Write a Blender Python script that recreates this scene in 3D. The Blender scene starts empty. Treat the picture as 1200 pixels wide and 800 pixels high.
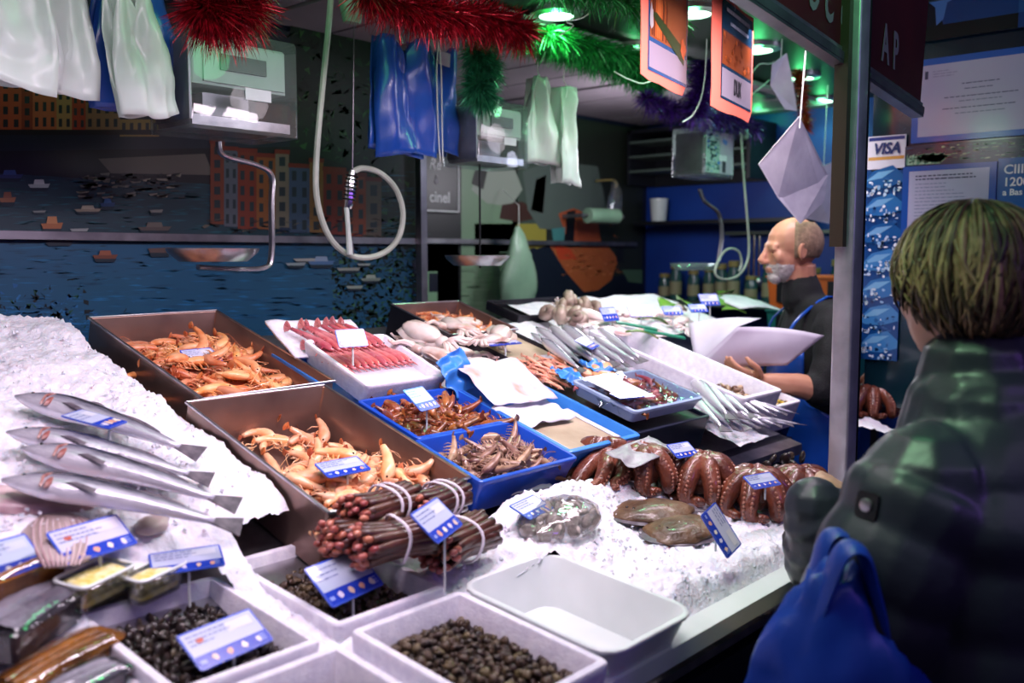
import bpy, bmesh, math, random
import numpy as np
from mathutils import Vector, Matrix, Euler, noise as mnoise
random.seed(7)
rnd = random.uniform
SC = bpy.context.scene
COL = SC.collection
R = math.radians
# ------------------------------------------------------------------ camera
YAW, PITCH, FPX, EYE = R(42), math.atan(100/1100), 1100.0, 1.55
CF = Vector((math.cos(YAW)*math.cos(PITCH), math.sin(YAW)*math.cos(PITCH), -math.sin(PITCH)))
CR = Vector((math.sin(YAW), -math.cos(YAW), 0))
CU = CR.cross(CF)
cd = bpy.data.cameras.new('camera'); cam = bpy.data.objects.new('camera', cd); COL.objects.link(cam)
cam.matrix_world = Matrix.Translation((0, 0, EYE)) @ Matrix((CR, CU, -CF)).transposed().to_4x4()
cd.sensor_width = 36; cd.lens = 36*FPX/1200; cd.clip_start = 0.05
cd.dof.use_dof = True; cd.dof.focus_distance = 2.1; cd.dof.aperture_fstop = 2.8
SC.camera = cam
# ------------------------------------------------------------------ world, lights, exposure
W = bpy.data.worlds.new('world'); SC.world = W; W.use_nodes = True
W.node_tree.nodes['Background'].inputs[0].default_value = (0.25, 0.22, 0.6, 1)
W.node_tree.nodes['Background'].inputs[1].default_value = 0.10
SC.view_settings.view_transform = 'Standard'; SC.view_settings.look = 'None'
SC.view_settings.exposure = 0.0; SC.view_settings.gamma = 1
SC.view_settings.use_curve_mapping = False
def lamp(kind, loc, power, color, aim=None, **kw):
    d = bpy.data.lights.new('lamp', kind); d.energy = power; d.color = color
    for k, v in kw.items(): setattr(d, k, v)
    o = bpy.data.objects.new('lamp', d); COL.objects.link(o); o.location = loc
    if aim is not None:
        o.rotation_euler = (Vector(aim)-Vector(loc)).to_track_quat('-Z', 'Y').to_euler()
    return o
PINK = (1.0, 0.82, 0.97)
# strip lamps under the stall's front fascia, aimed back and down on the fish
for lx, pw in ((0.45, 5.6), (1.25, 8.0), (2.05, 7.5)):
    lamp('AREA', (lx, 1.0, 2.16), pw, PINK, (lx+0.05, 1.65, 1.0), shape='RECTANGLE', size=0.7, size_y=0.12, spread=R(135))
lamp('AREA', (2.8, 1.35, 2.2), 7, PINK, (2.8, 1.7, 1.1), shape='RECTANGLE', size=0.6, size_y=0.2, spread=R(130))
# added point fills among the hanging scales, lifting the ceiling planks and bags
for lx in (0.75, 1.65, 2.7): lamp('POINT', (lx, 1.5, 2.12), 3.0, (1.0, .86, .96), shadow_soft_size=0.12)
lamp('POINT', (3.55, 2.45, 1.95), 12, (0.95, 0.9, 1.0), shadow_soft_size=0.12)  # added fill for the back ceiling planks and the fisherman panel
lamp('AREA', (0.75, 0.62, 2.2), 2.6, PINK, (0.8, 1.05, 1.0), shape='RECTANGLE', size=0.8, size_y=0.12, spread=R(120))  # added area fill brightening the near foam boxes
lamp('POINT', (3.8, 0.9, 2.1), 12, (0.75, 0.75, 1.0), shadow_soft_size=0.15)  # added lavender fill for the far blue wall
GREEN = (0.12, 1.0, 0.32)
# green spill of the coloured lamps along the stall roof, plus one added spot
lamp('POINT', (1.5, 0.62, 2.3), 6.0, (0.2, 1.0, 0.35), shadow_soft_size=0.08)
lamp('SPOT', (0.95, 0.62, 2.2), 20, (0.36, 1.0, 0.42), (1.42, 0.5, 1.12), spot_size=R(36), spot_blend=0.8, shadow_soft_size=0.06)  # added green spot aimed at the customer's sleeve
lamp('POINT', (1.3, 1.75, 2.2), 1.6, GREEN, shadow_soft_size=0.1)
lamp('POINT', (0.55, 1.55, 2.25), 1.4, GREEN, shadow_soft_size=0.1)
# added fills: lavender high over the aisle, purple for the customer's jacket
lamp('AREA', (0.6, -1.6, 3.2), 8, (0.72, 0.66, 1.0), (1.6, 0.9, 1.0), shape='RECTANGLE', size=2.5, size_y=0.8)
lamp('POINT', (1.5, -1.2, 2.1), 15, (0.36, 0.12, 1.0), shadow_soft_size=0.25)
# ------------------------------------------------------------------ geometry helpers
def ray(px, py): return (CF + CR*((px-600)/FPX) + CU*((400-py)/FPX))
def hitp(px, py, n, c):
    d = ray(px, py); n = Vector(n); o = Vector((0, 0, EYE)); t = (c - n.dot(o))/n.dot(d); return o + d*t
def at_d(px, py, dist):
    d = ray(px, py); f = d.dot(Vector((math.cos(YAW), math.sin(YAW), 0))); return Vector((0, 0, EYE)) + d*(dist/f)
def T(*a): return Matrix.Translation(a if len(a) == 3 else a[0])
def RX(a): return Matrix.Rotation(a, 4, 'X')
def RY(a): return Matrix.Rotation(a, 4, 'Y')
def RZ(a): return Matrix.Rotation(a, 4, 'Z')
def SCL(x, y=None, z=None):
    y = x if y is None else y; z = x if z is None else z
    return Matrix.Diagonal((x, y, z, 1))
SL_U, SL_L = math.atan(0.3), math.atan(0.1)
FU = T(0, 0.8, 1.0) @ RX(SL_U)       # frame of the steep upper display (x along stall, y up the slope, z off it)
FL = T(0, 0.8, 1.0) @ RX(SL_L)       # frame of the gently sloped front display
CU_, CL_ = math.cos(SL_U), math.cos(SL_L)
def on(Fr, px, py, h=0.0):
    inv = Fr.inverted(); o = inv @ Vector((0, 0, EYE)); d = inv.to_3x3() @ ray(px, py)
    return o + d*((h-o.z)/d.z)
def pu(px, py, h=0.0): return on(FU, px, py, h)
def pl(px, py, h=0.0): return on(FL, px, py, h)
def yu(Y): return (Y-0.8)/CU_
def yl(Y): return (Y-0.8)/CL_
class MB:
    def __init__(s): s.v = []; s.f = []; s.m = []; s.c = None
    def add(s, vs, fs, m=0, M=None):
        b = len(s.v)
        s.v += [tuple(M @ Vector(v)) if M is not None else tuple(v) for v in vs]
        for f in fs: s.f.append(tuple(i+b for i in f)); s.m.append(m)
        return s
    def box(s, c, d, m=0, M=None):
        x, y, z = d[0]/2, d[1]/2, d[2]/2
        vs = [(c[0]+i*x, c[1]+j*y, c[2]+k*z) for i in (-1, 1) for j in (-1, 1) for k in (-1, 1)]
        return s.add(vs, [(0,1,3,2),(4,6,7,5),(0,4,5,1),(2,3,7,6),(0,2,6,4),(1,5,7,3)], m, M)
    def loft(s, rings, m=0, cap0=True, cap1=True, M=None, closed=True):
        n = len(rings[0]); vs = [p for r in rings for p in r]; fs = []
        for i in range(len(rings)-1):
            for j in range(n if closed else n-1):
                k = (j+1) % n; fs.append((i*n+j, i*n+k, (i+1)*n+k, (i+1)*n+j))
        if cap0: fs.append(tuple(range(n))[::-1])
        if cap1: fs.append(tuple(range((len(rings)-1)*n, len(rings)*n)))
        return s.add(vs, fs, m, M)
    def tube(s, path, rad, n=8, m=0, M=None, flat=1.0, up=None, cap=True):
        P = [Vector(p) for p in path]; rings = []; prev = None
        if not hasattr(rad, '__len__'): rad = [rad]*len(P)
        for i, p in enumerate(P):
            t = (P[min(i+1, len(P)-1)]-P[max(i-1, 0)])
            if t.length < 1e-9: t = Vector((0, 0, 1))
            t.normalize()
            if prev is None:
                a = Vector(up) if up else (Vector((0, 0, 1)) if abs(t.z) < 0.9 else Vector((1, 0, 0)))
            else: a = prev
            a = a - t*a.dot(t)
            if a.length < 1e-6: a = t.orthogonal()
            a.normalize(); prev = a; b = t.cross(a)
            rings.append([tuple(p + a*(math.cos(q)*rad[i]*flat) + b*(math.sin(q)*rad[i])) for q in [2*math.pi*k/n for k in range(n)]])
        return s.loft(rings, m, cap, cap, M)
    def lathe(s, prof, n=12, m=0, M=None, cap0=True, cap1=True):
        return s.loft([[(r*math.cos(2*math.pi*k/n), r*math.sin(2*math.pi*k/n), z) for k in range(n)] for r, z in prof], m, cap0, cap1, M)
    def ball(s, c, r, n=8, k=6, m=0, M=None):
        r = (r, r, r) if not hasattr(r, '__len__') else r
        rings = []
        for i in range(k+1):
            a = math.pi*(0.03+0.94*i/k); rr = math.sin(a); z = -math.cos(a)
            rings.append([(c[0]+r[0]*rr*math.cos(2*math.pi*j/n), c[1]+r[1]*rr*math.sin(2*math.pi*j/n), c[2]+r[2]*z) for j in range(n)])
        return s.loft(rings, m, True, True, M)
    def grid(s, nx, ny, fn, m=0, thick=0.0, M=None):
        vs = [Vector(fn(i/nx, j/ny)) for j in range(ny+1) for i in range(nx+1)]
        w = nx+1; fs = [(j*w+i, j*w+i+1, (j+1)*w+i+1, (j+1)*w+i) for j in range(ny) for i in range(nx)]
        if thick:
            nrm = [Vector((0, 0, 0)) for _ in vs]
            for f in fs:
                nn = (vs[f[1]]-vs[f[0]]).cross(vs[f[3]]-vs[f[0]])
                for q in f: nrm[q] += nn
            k = len(vs)
            back = [v - (nr.normalized()*thick if nr.length > 0 else Vector((0,0,thick))) for v, nr in zip(vs, nrm)]
            fs2 = [tuple(reversed([q+k for q in f])) for f in fs]
            rim = []
            edge = [i for i in range(w)] + [j*w+nx for j in range(1, ny+1)] + [ny*w+i for i in range(nx-1, -1, -1)] + [j*w for j in range(ny-1, 0, -1)]
            for a, b in zip(edge, edge[1:]+edge[:1]): rim.append((b, a, a+k, b+k))
            return s.add(vs+back, fs+fs2+rim, m, M)
        return s.add(vs, fs, m, M)
    def mesh(s, name, mats, smooth=True):
        me = bpy.data.meshes.new(name); me.from_pydata(s.v, [], s.f)
        for q in (mats if isinstance(mats, (list, tuple)) else [mats]): me.materials.append(q)
        me.polygons.foreach_set('material_index', s.m)
        if smooth: me.polygons.foreach_set('use_smooth', [True]*len(s.f))
        me.update()
        if smooth == 'auto':
            me.set_sharp_from_angle(angle=R(38))
        return me
def link(name, me, parent=None, M=None):
    o = bpy.data.objects.new(name, me); COL.objects.link(o)
    if parent is not None: o.parent = parent
    if M is not None:
        if parent is None: o.matrix_world = M
        else: o.matrix_local = M
    return o
def empty(name, M=None):
    o = link(name, None, None, M); o.empty_display_size = 0.05; return o
def tag(o, label=None, cat=None, group=None, kind=None):
    for k, v in (('label', label), ('category', cat), ('group', group), ('kind', kind)):
        if v: o[k] = v
    return o
def part(name, mb, mats, parent, M=None, smooth='auto', label=None):
    o = link(name, mb.mesh(name, mats, smooth), parent, M)
    if label: o['label'] = label
    return o
def clone(o, M=None, label=None, group=None):
    c = o.copy(); COL.objects.link(c)
    if M is not None: c.matrix_world = M
    if label: c['label'] = label
    if group: c['group'] = group
    KIDS[c.name] = []
    for ch in KIDS.get(o.name, ()):
        d = ch.copy(); COL.objects.link(d); d.parent = c; KIDS[c.name].append(d); KIDS[d.name] = []
        for g in KIDS.get(ch.name, ()):
            e = g.copy(); COL.objects.link(e); e.parent = d; KIDS[d.name].append(e)
    return c
KIDS = {}
def proto(o):
    KIDS[o.name] = list(o.children)
    for c in o.children: KIDS[c.name] = list(c.children)
    return o
def rrect(w, l, r, z, n=3, cx=0, cy=0):
    r = max(1e-4, min(r, w/2-1e-4, l/2-1e-4)); out = []
    for sx, sy, a0 in ((1, 1, 0), (-1, 1, 90), (-1, -1, 180), (1, -1, 270)):
        for k in range(n+1):
            a = R(a0+90*k/n); out.append((cx+sx*(w/2-r)+r*math.cos(a), cy+sy*(l/2-r)+r*math.sin(a), z))
    return out
def container(w, l, d, t=0.004, taper=0.0, r=0.01, lip=0.0, lipz=0.008, floor=None):
    """open box, rim at z=0 and base at z=-d, centred on x and y"""
    fl = t if floor is None else floor
    q = [rrect(w-2*taper, l-2*taper, r, -d), rrect(w, l, r, -lipz)]
    if lip: q += [rrect(w+2*lip, l+2*lip, r+lip, -lipz), rrect(w+2*lip, l+2*lip, r+lip, -0.0015), rrect(w+2*lip-0.003, l+2*lip-0.003, r+lip, 0)]
    else: q += [rrect(w, l, r, -0.002), rrect(w-0.003, l-0.003, r, 0)]
    q += [rrect(w-2*t+0.003, l-2*t+0.003, max(r-t, .002), 0), rrect(w-2*t, l-2*t, max(r-t, .002), -0.002), rrect(w-2*taper-2*t, l-2*taper-2*t, max(r-t, .002), -d+fl)]
    return MB().loft(q)
def catmull(pts, k=6):
    P = [Vector(p) for p in pts]; out = []
    for i in range(len(P)-1):
        p0, p1, p2, p3 = P[max(i-1, 0)], P[i], P[i+1], P[min(i+2, len(P)-1)]
        for j in range(k):
            t = j/k
            out.append(0.5*((2*p1)+(p2-p0)*t+(2*p0-5*p1+4*p2-p3)*t*t+(3*p1-p0-3*p2+p3)*t**3))
    return out+[P[-1]]
# ------------------------------------------------------------------ materials
def s2l(c): return tuple((x/12.92 if x <= 0.04045 else ((x+0.055)/1.055)**2.4) for x in c)
def hx(h): return s2l(tuple(int(h[i:i+2], 16)/255 for i in (0, 2, 4)))
def pm(name, c1, c2=None, scale=8, rough=0.5, metal=0, bump=0, bscale=40, sss=0, coat=0, trans=0, ior=1.45, rv=0, attr=False, emis=0, detail=3, ramp=(0.35, 0.65), alpha=1, spec=None):
    m = bpy.data.materials.new(name); m.use_nodes = True; nt = m.node_tree; N = nt.nodes; L = nt.links
    b = N['Principled BSDF']; c1 = hx(c1) if isinstance(c1, str) else c1
    b.inputs['Roughness'].default_value = rough; b.inputs['Metallic'].default_value = metal
    b.inputs['IOR'].default_value = ior; b.inputs['Transmission Weight'].default_value = trans
    b.inputs['Coat Weight'].default_value = coat; b.inputs['Coat Roughness'].default_value = 0.08
    b.inputs['Alpha'].default_value = alpha
    if spec is not None: b.inputs['Specular IOR Level'].default_value = spec
    if sss:
        b.inputs['Subsurface Weight'].default_value = sss; b.inputs['Subsurface Radius'].default_value = (0.01, 0.006, 0.005); b.inputs['Subsurface Scale'].default_value = 1
    tc = N.new('ShaderNodeTexCoord'); out = None
    if attr:
        a = N.new('ShaderNodeAttribute'); a.attribute_name = 'Col'; out = a.outputs['Color']
    else:
        rgb = N.new('ShaderNodeRGB'); rgb.outputs[0].default_value = (*c1, 1); out = rgb.outputs[0]
    if c2 is not None:
        c2 = hx(c2) if isinstance(c2, str) else c2
        nz = N.new('ShaderNodeTexNoise'); nz.inputs['Scale'].default_value = scale; nz.inputs['Detail'].default_value = detail
        L.new(tc.outputs['Object'], nz.inputs['Vector'])
        mr = N.new('ShaderNodeMapRange'); mr.inputs[1].default_value = ramp[0]; mr.inputs[2].default_value = ramp[1]
        L.new(nz.outputs[0], mr.inputs[0])
        mx = N.new('ShaderNodeMix'); mx.data_type = 'RGBA'; L.new(mr.outputs[0], mx.inputs[0]); L.new(out, mx.inputs[6]); mx.inputs[7].default_value = (*c2, 1); out = mx.outputs[2]
    if rv:
        oi = N.new('ShaderNodeObjectInfo'); hs = N.new('ShaderNodeHueSaturation'); mr = N.new('ShaderNodeMapRange')
        L.new(oi.outputs['Random'], mr.inputs[0]); mr.inputs[3].default_value = 1-rv; mr.inputs[4].default_value = 1+rv
        L.new(mr.outputs[0], hs.inputs['Value']); L.new(out, hs.inputs['Color'])
        m2 = N.new('ShaderNodeMapRange'); L.new(oi.outputs['Random'], m2.inputs[0]); m2.inputs[3].default_value = 0.5-rv*0.06; m2.inputs[4].default_value = 0.5+rv*0.06
        L.new(m2.outputs[0], hs.inputs['Hue']); out = hs.outputs[0]
    L.new(out, b.inputs['Base Color'])
    if emis: L.new(out, b.inputs['Emission Color']); b.inputs['Emission Strength'].default_value = emis
    if bump:
        n2 = N.new('ShaderNodeTexNoise'); n2.inputs['Scale'].default_value = bscale; n2.inputs['Detail'].default_value = 4
        L.new(tc.outputs['Object'], n2.inputs['Vector']); bp = N.new('ShaderNodeBump'); bp.inputs['Strength'].default_value = bump; bp.inputs['Distance'].default_value = 0.01
        L.new(n2.outputs[0], bp.inputs['Height']); L.new(bp.outputs[0], b.inputs['Normal'])
    return m
def clearfilm(name, tint=(0.9, 0.93, 0.95), gloss=0.25, rough=0.05, milky=0.0, wav=0.25):
    """thin clear plastic: see-through with a glossy skin"""
    m = bpy.data.materials.new(name); m.use_nodes = True; nt = m.node_tree; N = nt.nodes; L = nt.links
    N.remove(N['Principled BSDF']); o = N['Material Output']
    t = N.new('ShaderNodeBsdfTransparent'); t.inputs[0].default_value = (*tint, 1)
    g = N.new('ShaderNodeBsdfGlossy'); g.inputs['Roughness'].default_value = rough
    d = N.new('ShaderNodeBsdfDiffuse'); d.inputs[0].default_value = (0.8, 0.85, 0.85, 1)
    mx0 = N.new('ShaderNodeMixShader'); mx0.inputs[0].default_value = milky; L.new(t.outputs[0], mx0.inputs[1]); L.new(d.outputs[0], mx0.inputs[2])
    lw = N.new('ShaderNodeLayerWeight'); lw.inputs[0].default_value = 0.35
    mr = N.new('ShaderNodeMapRange'); mr.inputs[3].default_value = gloss*0.35; mr.inputs[4].default_value = min(1, gloss*2.2); L.new(lw.outputs['Fresnel'], mr.inputs[0])
    tc = N.new('ShaderNodeTexCoord'); nz = N.new('ShaderNodeTexNoise'); nz.inputs['Scale'].default_value = 30; L.new(tc.outputs['Object'], nz.inputs['Vector'])
    bp = N.new('ShaderNodeBump'); bp.inputs['Strength'].default_value = wav; bp.inputs['Distance'].default_value = 0.01; L.new(nz.outputs[0], bp.inputs['Height']); L.new(bp.outputs[0], g.inputs['Normal'])
    mx = N.new('ShaderNodeMixShader'); L.new(mr.outputs[0], mx.inputs[0]); L.new(mx0.outputs[0], mx.inputs[1]); L.new(g.outputs[0], mx.inputs[2]); L.new(mx.outputs[0], o.inputs[0])
    return m
def fishmat(name, back, flank, belly, edge=(0.25, 0.6), rough=0.25, spots=0.35, metal=0.35, rv=0.1):
    """dark back to silver flank to pale belly, along the fish's own height (object y, -1..1 scaled by 'Generated')"""
    m = pm(name, flank, None, rough=rough, metal=metal, coat=0.5, bump=0.15, bscale=120); nt = m.node_tree; N = nt.nodes; L = nt.links
    b = N['Principled BSDF']; tc = N.new('ShaderNodeTexCoord'); sp = N.new('ShaderNodeSeparateXYZ'); L.new(tc.outputs['Generated'], sp.inputs[0])
    nz = N.new('ShaderNodeTexNoise'); nz.inputs['Scale'].default_value = 12; nz.inputs['Detail'].default_value = 5; L.new(tc.outputs['Generated'], nz.inputs['Vector'])
    ad = N.new('ShaderNodeMath'); ad.operation = 'MULTIPLY_ADD'; L.new(nz.outputs[0], ad.inputs[0]); ad.inputs[1].default_value = spots; L.new(sp.outputs[1], ad.inputs[2])
    rp = N.new('ShaderNodeValToRGB'); L.new(ad.outputs[0], rp.inputs[0])
    e = rp.color_ramp.elements; s = spots*0.5
    e[0].position = 0.15+s; e[0].color = (*hx(belly), 1); e[1].position = 0.48+s; e[1].color = (*hx(flank), 1)
    q = e.new(min(0.99, 0.66+s)); q.color = (*hx(back), 1)
    L.new(rp.outputs[0], b.inputs['Base Color']); return m
M = {}
M['steel'] = pm('brushed_steel', 'b9b6bb', '9a979e', scale=20, rough=0.28, metal=0.9, bump=0.03, bscale=90)
M['steel_dull'] = pm('dull_steel', '8f8d92', '6e6c72', scale=9, rough=0.38, metal=0.85)
M['chrome'] = pm('chrome', 'd8d8dc', None, rough=0.12, metal=1)
M['dark'] = pm('dark_panel', '14161f', '0b0c12', scale=4, rough=0.45)
M['navy'] = pm('navy_panel', '0d1533', '080c20', scale=3, rough=0.4)
M['black'] = pm('black_plastic', '0a0a0c', None, rough=0.4)
M['styro'] = pm('white_foam', 'e6e3ea', 'd6d2de', scale=60, rough=0.7, bump=0.15, bscale=220, sss=0.1)
M['wplast'] = pm('white_plastic', 'dfe3e2', 'cfd5d3', scale=6, rough=0.3, coat=0.2, sss=0.05)
M['blue'] = pm('blue_plastic', '1c4fc4', '1a45ad', scale=7, rough=0.3, coat=0.2)
M['lblue'] = pm('light_blue_plastic', '3d86d8', '2f74c8', scale=7, rough=0.3, coat=0.2)
M['paper'] = pm('paper', 'd9d6df', 'c6c2cf', scale=12, rough=0.7, bump=0.2, bscale=25)
M['wetpaper'] = pm('wet_paper', 'd3d2de', 'b98f80', scale=11, rough=0.5, bump=0.3, bscale=30, ramp=(0.5, 0.68))
M['beige'] = pm('beige_liner', 'b9a58c', 'a08b74', scale=10, rough=0.6, bump=0.2)
M['ice'] = pm('crushed_ice', 'f6f3f8', 'e2e0ea', scale=35, rough=0.38, bump=0.5, bscale=150, sss=0.3, ramp=(0.3, 0.62), detail=6)
M['print'] = pm('flat_print', 'ffffff', None, rough=0.45, attr=True)
M['gprint'] = pm('glossy_print', 'ffffff', None, rough=0.2, attr=True, coat=0.3)
M['film'] = clearfilm('clear_film', gloss=0.3)
M['acryl'] = clearfilm('clear_acrylic', (0.8, 0.86, 0.86), gloss=0.11, milky=0.06, wav=0.02)
M['bagfilm'] = clearfilm('mesh_bag_film', (0.85, 0.85, 0.85), gloss=0.3, milky=0.05)
# ------------------------------------------------------------------ flat prints (posters, cards, the printed wall)
class Print:
    def __init__(s, eps=0.00025): s.v = []; s.f = []; s.c = []; s.n = 0; s.eps = eps
    def poly(s, pts, col, lay=None):
        col = hx(col) if isinstance(col, str) else col
        z = (s.n if lay is None else lay)*s.eps
        b = len(s.v); s.v += [(p[0], p[1], z) for p in pts]; s.f.append(tuple(range(b, b+len(pts)))); s.c.append(col)
        return s
    def lay(s): s.n += 1; return s
    def rect(s, x0, y0, x1, y1, col): return s.poly([(x0, y0), (x1, y0), (x1, y1), (x0, y1)], col)
    def disc(s, cx, cy, rx, ry, col, n=14): return s.poly([(cx+rx*math.cos(2*math.pi*k/n), cy+ry*math.sin(2*math.pi*k/n)) for k in range(n)], col)
    def blob(s, cx, cy, rx, ry, col, n=11, j=0.35):
        return s.poly([(cx+rx*rnd(1-j, 1+j)*math.cos(2*math.pi*k/n), cy+ry*rnd(1-j, 1+j)*math.sin(2*math.pi*k/n)) for k in range(n)], col)
    def build(s, name, parent=None, Mx=None, mat=None):
        # every face turned to +z so both the lamp and the eye see its front
        for i, f in enumerate(s.f):
            a = sum(s.v[f[k]][0]*s.v[f[(k+1) % len(f)]][1]-s.v[f[(k+1) % len(f)]][0]*s.v[f[k]][1] for k in range(len(f)))
            if a < 0: s.f[i] = f[::-1]
        me = bpy.data.meshes.new(name); me.from_pydata(s.v, [], s.f); me.materials.append(mat or M['print'])
        at = me.color_attributes.new('Col', 'FLOAT_COLOR', 'CORNER')
        buf = []
        for f, c in zip(s.f, s.c): buf += [c[0], c[1], c[2], 1.0]*len(f)
        at.data.foreach_set('color', buf); me.update()
        return link(name, me, parent, Mx)
def txt(string, size, mat, parent, Mx, name='lettering', bold=0.0, shear=0, sx=1.0, align='CENTER'):
    c = bpy.data.curves.new(name, 'FONT'); c.body = string; c.size = size; c.extrude = 0.0004; c.offset = bold; c.shear = shear
    c.align_x = align; c.align_y = 'CENTER'; c.resolution_u = 3; c.materials.append(mat)
    t = bpy.data.objects.new('t', c); COL.objects.link(t); me = bpy.data.meshes.new_from_object(t.evaluated_get(bpy.context.evaluated_depsgraph_get())); me.name = name
    bpy.data.objects.remove(t); bpy.data.curves.remove(c)
    return link(name, me, parent, Mx @ SCL(sx, 1, 1))
AXY = lambda x, y, z: T(x, y, z) @ Matrix(((1, 0, 0, 0), (0, 0, -1, 0), (0, 1, 0, 0), (0, 0, 0, 1)))   # sheet facing -y
AXX = lambda x, y, z: T(x, y, z) @ Matrix(((0, 0, -1, 0), (-1, 0, 0, 0), (0, 1, 0, 0), (0, 0, 0, 1)))  # sheet facing -x
# ================================================================== LARGE STRUCTURE
YW, CZ, XF = 2.65, 2.30, 4.7
def struct(name, mb, mat, smooth=False, label=None):
    o = link(name, mb.mesh(name, mat, smooth)); o['kind'] = 'structure'
    if label: o['label'] = label
    return o
M['floor'] = pm('wet_floor', '23232a', '17171c', scale=5, rough=0.25)
M['wallblue'] = pm('blue_wall_paint', '14409c', '0f3284', scale=2, rough=0.5)
M['ceil'] = pm('ceiling_plank', '8b8189', '7a7079', scale=3, rough=0.55)
M['ceilgreen'] = pm('dark_ceiling', '10241a', '0b160f', scale=3, rough=0.5)
struct('floor', MB().box((2.2, 0.6, -0.02), (7, 7, 0.04)), M['floor'])
YW2 = 3.15   # right of the steel post the stall runs deeper
struct('wall_back', MB().box((0.76, YW+0.06, 1.15), (3.4, 0.1, 2.36)), M['navy'])
struct('wall_recess', MB().box((3.55, YW2+0.06, 1.15), (2.4, 0.1, 2.36)).box((2.44, (YW+YW2)/2+.08, 1.15), (0.04, YW2-YW+.06, 2.36)), M['navy'])
struct('wall_far', MB().box((XF+0.05, 0.9, 1.15), (0.1, 4.7, 2.36)), M['wallblue'])
struct('ceiling', MB().box((2.2, 2.0, CZ+0.06), (5.6, 2.5, 0.06)), M['ceilgreen'])
# pale planks over the back of the stall, each a board of its own
x = -0.55
while x < XF-0.1:
    wd = 0.285
    struct('ceiling_plank', MB().box((x+wd/2, 2.36 if x < 2.3 else 2.6, CZ+0.012+rnd(-.003, .003)), (wd-0.022, 0.66 if x < 2.3 else 1.14, 0.018)), M['ceil']); x += wd
# rail across the printed wall and the steel post at its end
zr = hitp(250, 279, (0, 1, 0), YW-0.02).z
struct('trim_3', MB().box((3.5, YW2-0.02, hitp(560, 283, (0, 1, 0), YW2-0.02).z), (2.1, 0.02, 0.022)), M['steel_dull'], label='grey rail across the fisherman picture')
struct('trim_1', MB().box((0.95, YW-0.02, zr), (2.9, 0.02, 0.022)), M['steel_dull'], label='grey rail running across the printed harbour wall')
pm_x = hitp(493, 280, (0, 1, 0), YW-0.03).x
struct('trim_2', MB().box((pm_x, YW-0.035, 1.18), (0.03, 0.03, 2.2)), M['steel_dull'], label='upright steel post at the end of the harbour print')
# counter: dark cabinet, low front deck and steep upper display
def sect(name, x0, x1, prof, mat):
    mb = MB(); mb.loft([[(x0, y, z) for y, z in prof], [(x1, y, z) for y, z in prof]]); return struct(name, mb, mat)
cab = empty('fish_counter', T(1.2, 0.8, 0))
tag(cab, 'long dark navy fishmonger counter carrying the ice and every tray', 'counter')
cinv = T(-1.2, -0.8, 0)
def cpart(name, mb, mat, label=None): return part(name, mb, mat, cab, cinv, smooth=False, label=label)
def prism(x0, x1, prof): return MB().loft([[(x0, y, z) for y, z in prof], [(x1, y, z) for y, z in prof]])
cpart('front_cabinet', prism(-0.6, 2.2, [(0.78, 0.0), (1.24, 0.0), (1.24, 0.895), (0.78, 0.85)]), M['navy'])
cpart('front_cabinet', prism(2.2, 3.05, [(0.78, 0.0), (0.97, 0.0), (0.97, 0.87), (0.78, 0.85)]), M['navy'])
cpart('front_cabinet', prism(2.86, 3.05, [(0.97, 0.0), (1.18, 0.0), (1.18, 0.88), (0.97, 0.87)]), M['navy'])
cpart('counter_edge', prism(-0.6, 3.05, [(0.755, 0.915), (0.79, 0.915), (0.79, 0.955), (0.755, 0.945)]), M['wplast'], 'white rounded lip along the front')
cpart('front_deck', prism(-0.6, 2.2, [(0.79, 0.86), (1.26, 0.90), (1.26, 0.915), (0.79, 0.875)]), M['steel'])
cpart('front_deck', prism(2.2, 3.05, [(0.79, 0.86), (0.97, 0.873), (0.97, 0.888), (0.79, 0.875)]), M['steel'])
yb = lambda Y: 1.0+0.3*(Y-0.8)-0.125
cpart('upper_deck', prism(-0.6, 2.62, [(1.2, yb(1.2)-0.03), (2.3, yb(2.3)-0.03), (2.3, yb(2.3)), (1.2, yb(1.2))]), M['steel'])
cpart('upper_deck', prism(2.62, 3.5, [(1.72, yb(1.72)-0.03), (2.3, yb(2.3)-0.03), (2.3, yb(2.3)), (1.72, yb(1.72))]), M['steel'])
cpart('riser_panel', prism(-0.6, 2.62, [(1.24, 0.05), (1.27, 0.05), (1.27, yb(1.27)), (1.24, yb(1.24))]), M['navy'])
cpart('side_panel', MB().box((2.60, 1.75, 0.55), (0.03, 0.9, 0.95)), M['navy'])
# ------------------------------------------------------------------ printed harbour wall
def mp(px, py): p = hitp(px, py, (0, 1, 0), YW-0.002); return (p.x, p.z)
P = Print(0.0001)
def q(pts, col): P.poly([mp(*a) for a in pts], col)
def qr(x0, y0, x1, y1, col): q([(x0, y0), (x1, y0), (x1, y1), (x0, y1)], col)
xl = -0.55
P.rect(xl, 0.9, pm_x-0.02, CZ-0.02, '16343f'); P.lay()
wz0 = mp(0, 285)[1]
P.rect(xl, 0.9, pm_x-0.02, wz0, '165070'); P.lay()
P.rect(xl, mp(0, 185)[1], pm_x-0.02, CZ-0.02, '1b2330'); P.lay()          # hill and sky, dark
q([(340, -20), (500, -20), (500, 300), (430, 280), (340, 190)], '12241a'); P.lay()
for k in range(420):   # leaves of the printed trees
    a, b = rnd(342, 494), rnd(25, 285)
    if b > 190 and a < 430: continue
    c = random.choice(['0e2616', '173a20', '0a1810', '24502c', '0c1d12', '2c5a2a'])
    q([(a+rnd(-7, 7), b+rnd(-7, 7)) for _ in range(4)], c)
P.lay()
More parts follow.
